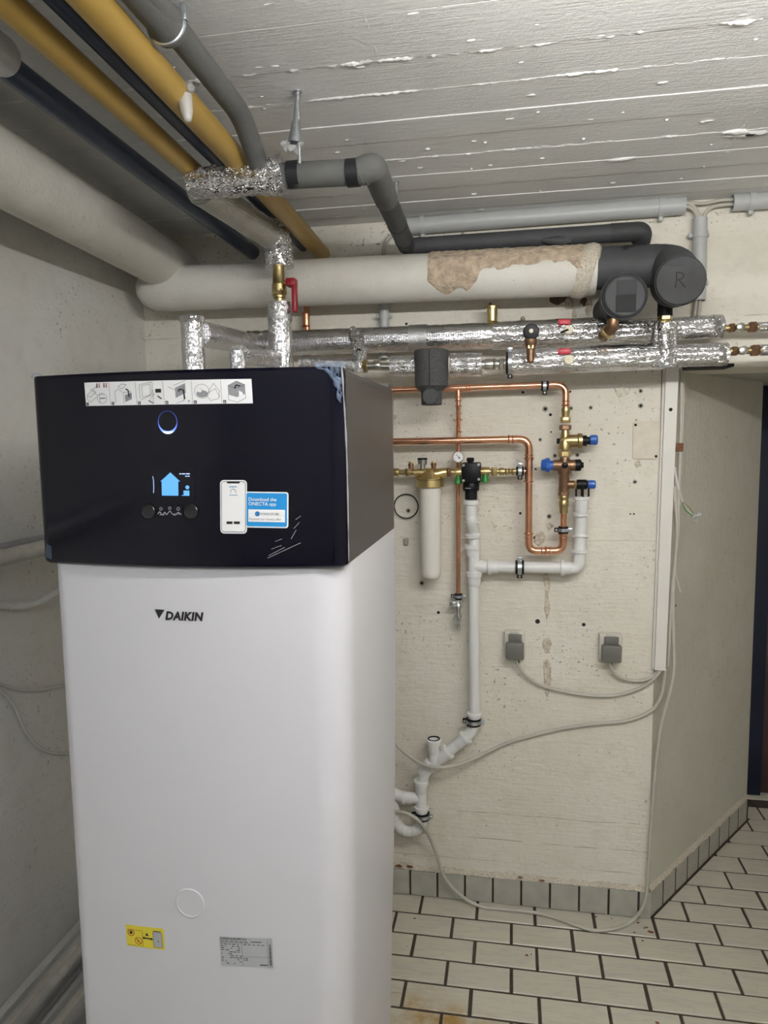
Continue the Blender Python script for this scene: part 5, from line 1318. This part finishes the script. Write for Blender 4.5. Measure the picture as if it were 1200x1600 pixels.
# O-ring and clear bag hanging by the filter
p = P(634.5, 791, YW - .012)
single('rubber_ring', torus(B(), p, (0, -1, .02), .0430, .0022, 40, 8), 'rubber', 'thin black rubber ring hanging on the wall beside the white filter', 'ring')
p = P(635, 846, YW); b = B(); box(b, (p.x - .008, YW - .014, p.z - .012), (p.x + .008, YW + .001, p.z + .014), .003); single('wall_bracket', b, 'plug', 'tiny grey bracket left on the wall below the rubber ring', 'bracket')
p = P(817, 499, YW); b = lathe(B(), p + V((0, .002, 0)), (0, -1, .2), [(0, .008), (.012, .007), (.016, .004)], 10); single('wall_bolt', b, 'plug', 'small dark bolt in the wall above the black-knobbed valve', 'bolt')

# =================================================================== WHITE DRAIN PIPES
YDr = 2.435; rd = .0196
def drain(label, base): return thing('drain_pipe', label, 'pipe', base, 'white plastic drain pipes')
def dsock(parent, c, d, r=rd, l=.046):
    """push-fit socket: widened sleeve with a thick lip"""
    c = V(c); d = V(d).normalized()
    o = obj('socket', lathe(B(), c - d * l * .62, d, [(0, r * 1.0), (l * .12, r * 1.12), (l * .62, r * 1.12), (l * .64, r * 1.36), (l * .95, r * 1.36), (l, r * 1.26), (l, r * .98)], 26), 'pvc', parent); return o
dv = drain('upright white drain pipe from the pressure reducer, with a side branch', P(740, 1115, YDr))
xd = P(738, 800, YDr).x; xd2 = P(741, 1110, YDr).x
zz = lambda py: P(740, py, YDr).z
obj('funnel', lathe(B(), (P(736.5, 790, YDr).x, YFl, zz(812)), (0, 0, 1), [(0, rd * .98), (.05, rd * 1.02), (.052, rd * 1.12), (zz(788) - zz(812), rd * 1.12), (zz(787) - zz(812), rd * 1.36), (zz(780) - zz(812), rd * 1.36), (zz(780) - zz(812), rd * 1.1)], 26), 'pvc', dv)
obj('bend', sweep(B(), catmull([V((P(736.5, 800, YFl).x, YFl, zz(806))), P(737, 816, YFl), P(740, 832, YDr + .01), P(741, 850, YDr), P(741, 872, YDr)], 6), rd, 22), 'pvc', dv)
for px, py, tl in ((737.5, 817, -.5), (738.5, 837, .3)):
    p = P(px, py, YDr - .008 if py < 830 else YDr); obj('socket_lip', lathe(B(), p + V((0, 0, .005)), (0, tl * .5, -1), [(0, rd * 1.12), (.001, rd * 1.36), (.009, rd * 1.36), (.010, rd * 1.1)], 26), 'pvc', dv)
dsock(dv, (xd, YDr, zz(858)), (0, 0, 1), rd * 1.02, .04)
obj('tee_body', rod((xd2 - .001, YDr, zz(908)), (xd2 - .001, YDr, zz(862)), rd * 1.05, 24), 'pvc', dv)
dsock(dv, (xd2, YDr, zz(901)), (0, 0, 1), rd * 1.03, .05)
obj('main_run', rod((xd2 - .002, YDr, zz(905)), (xd2 + .002, YDr, zz(1115)), rd * .97, 24), 'pvc', dv)
zbr = P(790, 886, YDr).z
obj('tee_branch', sweep(B(), [V((xd2, YDr, zbr)), V((P(760, 886, YDr).x, YDr, zbr))], rd * 1.08, 22), 'pvc', dv)
b = B(); lathe(b, V((xd2 + .018, YDr, zbr)), (1, 0, 0), [(0, rd * 1.1), (.014, rd * 1.1), (.016, rd * 1.1)], 22); obj('tee_sleeve', b, 'pvc', dv)
dh = drain('level white drain branch with bend rising to the safety outlet', P(830, 900, YDr))
xb = P(905, 880, YDr).x; 
obj('level_run', rod((P(758, 886, YDr).x, YDr, zbr), (xb - .03, YDr, zbr + .001), rd * .97, 24), 'pvc', dh)
dsock(dh, (P(880, 886, YDr).x + .004, YDr, zbr + .001), (-1, 0, 0), rd * 1.0, .036)
dsock(dh, (P(768, 886, YDr).x, YDr, zbr), (-1, 0, 0), rd * 1.0, .036)
u1 = P(906, 850, YDr)
obj('bend', sweep(B(), rounded([V((xb - .05, YDr, zbr + .001)), V((xb - .001, YDr, zbr + .001)), V((u1.x, YDr, u1.z))], .05), rd, 22), 'pvc', dh)
obj('riser', sweep(B(), catmull([V((xb + .002, YDr, P(906, 862, YDr).z)), P(906.5, 845, YDr), P(907, 828, YDr - .006), P(908, 812, YC + .004), P(908.5, 790, YC)], 6), rd, 22), 'pvc', dh)
for px, py, y_, tl in ((906, 861, YDr, 0), (907, 838, YDr, -.5), (908, 803, YC, .1), (908.5, 778, YC, 0)):
    p = P(px, py, y_); obj('socket_lip', lathe(B(), p + V((0, 0, .005)), (0, tl * .5, -1), [(0, rd * 1.10), (.001, rd * 1.36), (.010, rd * 1.36), (.011, rd * 1.08)], 26), 'pvc', dh)
obj('funnel', lathe(B(), (P(908.5, 778, YC).x, YC, P(908.5, 800, YC).z), (0, 0, 1), [(0, rd * 1.0), (.006, rd * 1.1), (P(908, 778, YC).z - P(908, 800, YC).z, rd * 1.13)], 24), 'pvc', dh)
clamp(V((P(812, 886, YDr).x, YDr, zbr)), (1, 0, 0), rd, 'large zinc pipe clamp around the level white drain branch', (0, -.1, 1), .018)
clamp(P(740, 1127, YDr), (0, 0, 1), rd * 1.05, 'dark pipe clamp at the foot of the upright white drain pipe', (1, -.1, 0), .016)
# lower run: offset bends and Y branch beside the unit
dl = drain('lower white drain run with an open upright branch beside the unit', P(660, 1300, YDr))
k0, k1_, k2_, k3_, k4_, k5_ = (P(741, 1118, YDr), P(740, 1141, YDr), P(692, 1182, YDr), P(662, 1207, YDr), P(658, 1225, YDr), P(658, 1285, YDr))
obj('offset_run', sweep(B(), rounded([k0, k1_, k3_, k4_ - V((0, 0, .02))], .035), rd, 22), 'pvc', dl)
dsock(dl, P(741, 1118, YDr), (0, 0, 1), rd, .03)
dg = (k1_ - k3_).normalized()
for px, py in ((728, 1152), (700, 1175), (672, 1196)):
    p = P(px, py, YDr); obj('socket', lathe(B(), p - dg * .045, dg, [(0, rd), (.004, rd * 1.10), (.038, rd * 1.10), (.039, rd * 1.38), (.050, rd * 1.38), (.051, rd * 1.1)], 26), 'pvc', dl)
br0 = P(680, 1196, YDr); br1 = P(678, 1160, YDr)
obj('open_branch', rod(br0 - V((0, 0, .01)), br1, rd * 1.02, 24), 'pvc', dl)
ob = obj('branch_socket', lathe(B(), br1 + V((0, 0, -.040)), (0, 0, 1), [(0, rd * 1.02), (.004, rd * 1.13), (.034, rd * 1.13), (.035, rd * 1.36), (.050, rd * 1.36), (.054, rd * 1.18), (.054, rd * .95), (.03, rd * .92)], 28, cap=False), 'pvc', dl)
obj('black_seal', torus(B(), br1 + V((0, 0, .0135)), (0, 0, 1), rd * 1.02, .0028), 'rubber', ob)
obj('opening', lathe(B(), br1 + V((0, 0, -.005)), (0, 0, 1), [(0, rd * .9), (.002, rd * .9)], 20), 'hole', ob)
obj('down_run', rod(k4_ + V((0, 0, .02)), k5_, rd, 24), 'pvc', dl)
dsock(dl, P(658, 1226, YDr), (0, 0, 1), rd, .046); dsock(dl, P(659, 1265, YDr), (0, 0, 1), rd, .034)
lb = P(632, 1246, YDr)
obj('side_branch', sweep(B(), [P(655, 1247, YDr), P(628, 1245, YDr), P(612, 1238, YDr), P(590, 1225, YDr)], rd * 1.02, 22), 'pvc', dl)
obj('side_socket', lathe(B(), P(629, 1246, YDr), (1, 0, 0), [(0, rd * 1.25), (.008, rd * 1.25), (.009, rd * 1.1), (.035, rd * 1.1)], 24), 'pvc', dl)
obj('trap', sweep(B(), catmull([P(659, 1280, YDr), P(657, 1291, YDr), P(645, 1298, YDr), P(630, 1297, YDr), P(620, 1287, YDr), P(617, 1270, YDr), P(612, 1255, YDr), P(595, 1240, YDr)], 6), rd, 22), 'pvc', dl)
obj('trap_ring', torus(B(), P(632, 1297, YDr), (1, 0, .1), rd * 1.03, .0026), 'pvc', dl); obj('trap_ring', torus(B(), P(646, 1297, YDr), (1, 0, -.25), rd * 1.03, .002), 'pvc', dl)
obj('trap_lip', lathe(B(), P(619, 1285, YDr), (-.3, 0, 1), [(-.006, rd * 1.1), (-.005, rd * 1.24), (.006, rd * 1.24), (.007, rd * 1.1)], 24), 'pvc', dl)
clamp(P(660, 1274, YDr), (0, 0, 1), rd * 1.05, 'dark pipe clamp low on the white drain beside the unit', (1, -.1, 0), .016)

# =================================================================== ELECTRICS
YCo = 2.475
def conduit(label, a, c_, r, clips=()):
    t = thing('cable_conduit', label, 'conduit', V(a).lerp(V(c_), .5), 'grey cable conduits')
    d = (V(c_) - V(a)); L = d.length; d.normalize()
    b = B(); lathe(b, a, d, [(0, r * .86), (0, r), (L, r), (L, r * .86)], 20, cap=False); lathe(b, V(a) + d * .01, d, [(0, r * .86), (L - .02, r * .86)], 16)
    obj('tube', b, 'conduit', t)
    for k in clips:
        p = V(a) + d * L * k; cl_ = obj('clip', lathe(B(), p - d * .009, d, [(0, r * 1.02), (0, r * 1.12), (.018, r * 1.12), (.018, r * 1.02)], 20, cap=False), 'conduit', t)
        s_ = V((0, 0, -1)) if abs(d.x) > .5 else V((-1, 0, 0))
        m4 = Matrix.Translation(p + s_ * (r * 1.2) + V((0, .004, 0))); obj('clip_hook', boxm(B(), m4, (.014 if s_.z else .018, .018, .018 if s_.z else .014), .003), 'conduit', cl_)
        m4 = Matrix.Translation(p - s_ * (r * 1.15) + V((0, .010, 0))); obj('clip_hook', boxm(B(), m4, (.012, .012, .012), .003), 'conduit', cl_)
    return t
conduit('long grey conduit along the top of the back wall', P(632, 354, YCo), P(1070, 321, YCo), .0275, (.07, .92))
conduit('grey conduit at the upper right corner below the ceiling', P(1144, 317, YCo), P(1144, 317, YCo) + V((.55, 0, 0)), .0255, (.10,))
conduit('upright grey conduit beside the cap marked R', P(1094, 341, YCo), P(1092, 470, YCo), .0215, (.20, .78))
conduit('short upright grey conduit behind the upper foil pipe', P(601, 440, YCo), P(600, 560, YCo), .0165, (.45,))
conduit('upright grey conduit on the wall at the unit side', P(611, 600, YCo + .01), P(612, 800, YCo + .01), .009, (.25,))
def cable(label, pts, r, mat='cable', n=8, group='loose cables', cat='cable'):
    return single('cable', sweep(B(), catmull(pts, n), r, 10), mat, label, cat, group, smooth=60)
for k, (y0, y1) in enumerate(((317, 344), (323, 346))):
    cable('pale cable curving from the long conduit into the upright conduit, ' + ('outer' if k == 0 else 'inner') + ' of two', [P(1060, y0 + 2, YCo), P(1074, y0, YCo), P(1086, y0 + 8, YCo), P(1095 - k * 5, y1, YCo), P(1094 - k * 4, 356, YCo)], .0055)
cable('pale cable bridging the gap between the two top conduits', [P(1058, 319, YCo), P(1075, 317, YCo), P(1100, 318, YCo), P(1125, 313, YCo), P(1150, 312, YCo)], .0055)
cable('pale cable curving from the right conduit down into the upright conduit', [P(1150, 319, YCo), P(1130, 320, YCo), P(1110, 325, YCo), P(1100, 338, YCo), P(1098, 356, YCo)], .0055)
for k in range(2):
    cable('pale cable leaving the foot of the upright conduit, ' + ('left' if k == 0 else 'right') + ' of two', [P(1089 + k * 6, 462, YCo), P(1087 + k * 6, 480, YCo), P(1083 + k * 6, 505, 2.48)], .0055)
cable('pale cable loop behind the plastered pipe and the grey pipe', [P(606, 420, YCo), P(599, 400, YCo), P(602, 380, YCo), P(614, 366, YCo), P(634, 358, YCo)], .006)

# trunking on the wall corner
tk = thing('cable_trunking', 'white cable trunking running down the wall corner', 'trunking', P(1031, 1046, YW))
tl, tr_, bl_, br_ = P(1041, 574, YW - .028), P(1061, 573, YW - .028), P(1023, 1047, YW - .028), P(1040, 1048, YW - .028)
b = B(); w0 = (tr_.x - tl.x); 
extrude_poly(b, [tl, tr_, br_, bl_], (0, .027, 0)); obj('cover', b, 'trunk', tk, 0)
b = B(); extrude_poly(b, [tl + V((-.006, .014, 0)), tl + V((.002, .014, 0)), bl_ + V((.002, .014, 0)), bl_ + V((-.006, .014, 0))], (0, .013, 0)); obj('base_channel', b, 'trunk', tk, 0)
p = P(1048, 640, YW - .0285); obj('screw', lathe(B(), p + V((0, .001, 0)), (0, -1, 0), [(0, .006), (.001, .006), (.0015, .004)], 12), 'hole', tk)
p = P(1060, 699, YW - .02)
b = B(); box(b, (p.x - .010, p.y, p.z - .014), (p.x + .016, p.y + .014, p.z + .014), .002); single('cable_clip', b, 'rust', 'small dark red clip holding cables beside the white trunking', 'clip')

# cables by the trunking
YB = YW - .012
cable('pale cable hanging straight beside the trunking edge', [P(1064, 576, YB), P(1065, 620, YB), P(1063, 700, YB), P(1060, 790, YB), P(1060, 830, YB), P(1052, 900, YB), P(1048, 960, YB), P(1044, 1040, YB)], .0055)
cable('thin white cable running down the wall corner behind the trunking', [P(1067, 583, YB + .006), P(1067, 640, YB + .006), P(1063, 745, YB + .006), P(1061, 780, YB + .006)], .004, 'cable_white')
cable('pale cable weaving behind the lower trunking', [P(1056, 745, YB + .002), P(1056, 800, YB + .002), P(1058, 850, YB + .002), P(1055, 890, YB + .002), P(1060, 915, YB + .002), P(1063, 925, YB + .002)], .005)
cable('pale cable looping low on the floor from the trunking to the drain', [P(1053, 760, YB), P(1058, 830, YB - .004), P(1053, 900, YB), P(1052, 960, YB), P(1053, 1040, YB - .004), P(1048, 1075, YB - .012), P(1034, 1130, YB - .012), P(1024, 1200, YB - .012), P(1018, 1280, YB - .014), P(1013, 1350, YB - .016), P(1010, 1395, YB - .020), P(1003, 1420, YB - .030), PZ(985, 1441, .008), PZ(960, 1451, .007), PZ(930, 1454, .007), PZ(900, 1446, .007), PZ(868, 1434, .007), PZ(835, 1426, .007), PZ(790, 1421, .007), PZ(750, 1416, .007), P(720, 1399, 2.46), P(695, 1371, 2.455), P(682, 1335, 2.45), P(672, 1310, 2.44), P(658, 1287, 2.395), P(645, 1276, 2.395), P(628, 1269, 2.40), P(590, 1268, 2.42)], .0062)
cable('pale cable swinging from the trunking past the open drain branch', [P(1040, 1044, YB), P(1038, 1060, YB), P(1034, 1085, YB), P(1018, 1110, YB), P(980, 1126, YB), P(930, 1131, YB), P(880, 1138, YB), P(830, 1150, YB), P(790, 1162, YB), P(745, 1183, YB - .03), P(715, 1195, YB - .065), P(685, 1199, 2.395), P(660, 1194, 2.395), P(638, 1180, 2.41), P(614, 1158, 2.42), P(590, 1130, 2.43)], .0062)
lead = [(807, 1029), (810, 1040), (822, 1056), (845, 1071), (880, 1080), (925, 1087), (965, 1086), (1000, 1075), (1020, 1062), (1034, 1046)]
lead2 = [(953, 1032), (955, 1043), (965, 1056), (983, 1063), (1005, 1063), (1020, 1057), (1029, 1046)]
for (x0, y0, x1, y1, pts, nm, nm2) in ((788, 985, 820, 1027, lead, 'left', 'left'), (936, 989, 971, 1031, lead2, 'right', 'right')):
    a, c_ = P(x0, y0, YW - .02), P(x1, y1, YW - .02)
    lab = 'grey surface socket nearer the upright drain pipe' if nm == 'left' else 'grey surface socket nearer the white trunking'
    t = thing('wall_socket', lab + ', plug inserted', 'socket', V(((a.x + c_.x) / 2, YW, c_.z)), 'surface sockets on the back wall')
    obj('box', box(B(), (a.x, YW - .034, c_.z), (c_.x, YW + .001, a.z), .006), 'socket', t)
    w_ = c_.x - a.x; h_ = a.z - c_.z
    obj('lid', box(B(), (a.x + w_ * .20, YW - .041, a.z - h_ * .40), (c_.x - w_ * .16, YW - .032, a.z - h_ * .08), .003), 'socket_dark', t)
    obj('lid_hinge', box(B(), (a.x + w_ * .3, YW - .036, a.z - h_ * .06), (c_.x - w_ * .3, YW - .026, a.z + .003), .0015), 'socket', t)
    t = thing('power_plug', f'dark grey plug with pale lead in the {nm} wall socket', 'plug', V(((a.x + c_.x) / 2, YW - .05, c_.z)), 'plugs in the wall sockets')
    obj('plug_body', box(B(), (a.x + w_ * .08, YW - .062, c_.z + h_ * .0), (c_.x - w_ * .06, YW - .0345, a.z - h_ * .36), .006), 'socket_dark', t)
    q = [P(px, py, YW - .045 + min(1, k / 3) * .03) for k, (px, py) in enumerate(pts)]
    obj('strain_relief', lathe(B(), q[0] + V((0, 0, .008)), q[1] - q[0], [(0, .0085), (.02, .0065), (.028, .0058)], 12), 'socket_dark', t)
    obj('lead', sweep(B(), catmull(q, 8), .0055, 10), 'cable', t, 60)
# stripped cable end with clear connectors
t = thing('stripped_cable', 'cut pale cable with bare wires and clear connectors on the chamfered wall', 'cable', P(1084, 810, 2.55))
q = [P(1054, 730, YB - .004), P(1058, 755, YB - .004), P(1066, 784, 2.505)]
obj('sheath', sweep(B(), catmull(q, 8), .0052, 10), 'cable_white', t)
for k, (pts, m_) in enumerate((([(1066, 784), (1077, 793), (1082, 800), (1085, 808)], 'brass'), ([(1066, 785), (1071, 797), (1078, 803), (1084, 808)], 'green_cap'), ([(1066, 784), (1074, 796), (1080, 802), (1088, 806)], 'cable_white'))):
    obj('wire', sweep(B(), catmull([P(x, y, 2.51) for x, y in pts], 5), .0016, 6), m_, t)
for px, py, rz in ((1084, 808, .5), (1092, 804, -.4), (1086, 812, 1.0)):
    m4 = Matrix.Rotation(rz, 4, 'Y'); m4.translation = P(px, py, 2.51); obj('connector', boxm(B(), m4, (.016, .012, .010), .001), 'clear', t)

# =================================================================== LEFT WALL LINES
a = PX(30, 860, -1.27)
b = sweep(B(), [V((-1.27, .3, a.z)), V((-1.27, YW - .01, a.z))], .030, 22, step=.05, jit=.0006); t = thing('foil_pipe', 'level foil-wrapped pipe on the left wall beside the hood', 'pipe', (-1.27, 1.6, a.z - .03))
obj('sleeve', b, 'foil_tan', t, 60)
b = B(); n = 8
for i in range(2):
    pass
g = [[b.verts.new((-1.27 + .0308 * math.cos(math.radians(40 + 12 * k)), .3 + 2.1 * i, a.z + .0308 * math.sin(math.radians(40 + 12 * k)))) for k in range(4)] for i in range(2)]
for k in range(3): b.faces.new((g[0][k], g[0][k + 1], g[1][k + 1], g[1][k]))
obj('dark_seam_tape', b, 'ink_grey', t)
b = sweep(B(), catmull([PX(-120, 905, -1.335), PX(-50, 935, -1.335), PX(0, 945, -1.333), PX(25, 947, -1.33), PX(55, 943, -1.32), PX(85, 928, -1.30), PX(120, 905, -1.29)], 10), .011, 14, step=.004, rfun=lambda L: .0105 + .0014 * math.sin(L * 900)); single('corrugated_hose', b, 'cable_white', 'white corrugated hose hanging on the left wall beside the unit', 'hose', smooth=60)
XLw = XL + .006
cable('upper pale cable sagging on the left wall', [PX(-60, 1030, XLw), PX(-20, 1058, XLw), PX(15, 1074, XLw), PX(50, 1079, XLw), PX(90, 1073, XLw), PX(130, 1064, XLw)], .0045, 'cable_white')
cable('lower pale cable drooping on the left wall', [PX(-40, 1055, XLw), PX(0, 1078, XLw), PX(22, 1103, XLw), PX(38, 1140, XLw), PX(58, 1165, XLw), PX(80, 1176, XLw), PX(110, 1177, XLw)], .0045, 'cable_white')
def floorpipe(px, py, z, r, label):
    c_ = PZ(px, py, z); t = thing('foil_pipe', label, 'pipe', (c_.x, 1.5, z - r))
    obj('sleeve', sweep(B(), [V((c_.x, .3, z)), V((c_.x, YW - .02, z))], r, 24, step=.04, jit=.0006), 'foil_tan', t, 60)
    b = B(); g = [[b.verts.new((c_.x + (r + .0012) * math.cos(math.radians(62 + 10 * k)), .3 + 2.1 * i, z + (r + .0012) * math.sin(math.radians(62 + 10 * k)))) for k in range(4)] for i in range(2)]
    for k in range(3): b.faces.new((g[0][k], g[0][k + 1], g[1][k + 1], g[1][k]))
    obj('seam_tape', b, 'foil_grid', t)
    return c_
floorpipe(85, 1530, ZLE + .041, .040, 'foil-wrapped pipe on the ledge, nearer the left wall')
floorpipe(122, 1572, ZLE + .041, .040, 'foil-wrapped pipe on the ledge, nearer the unit')
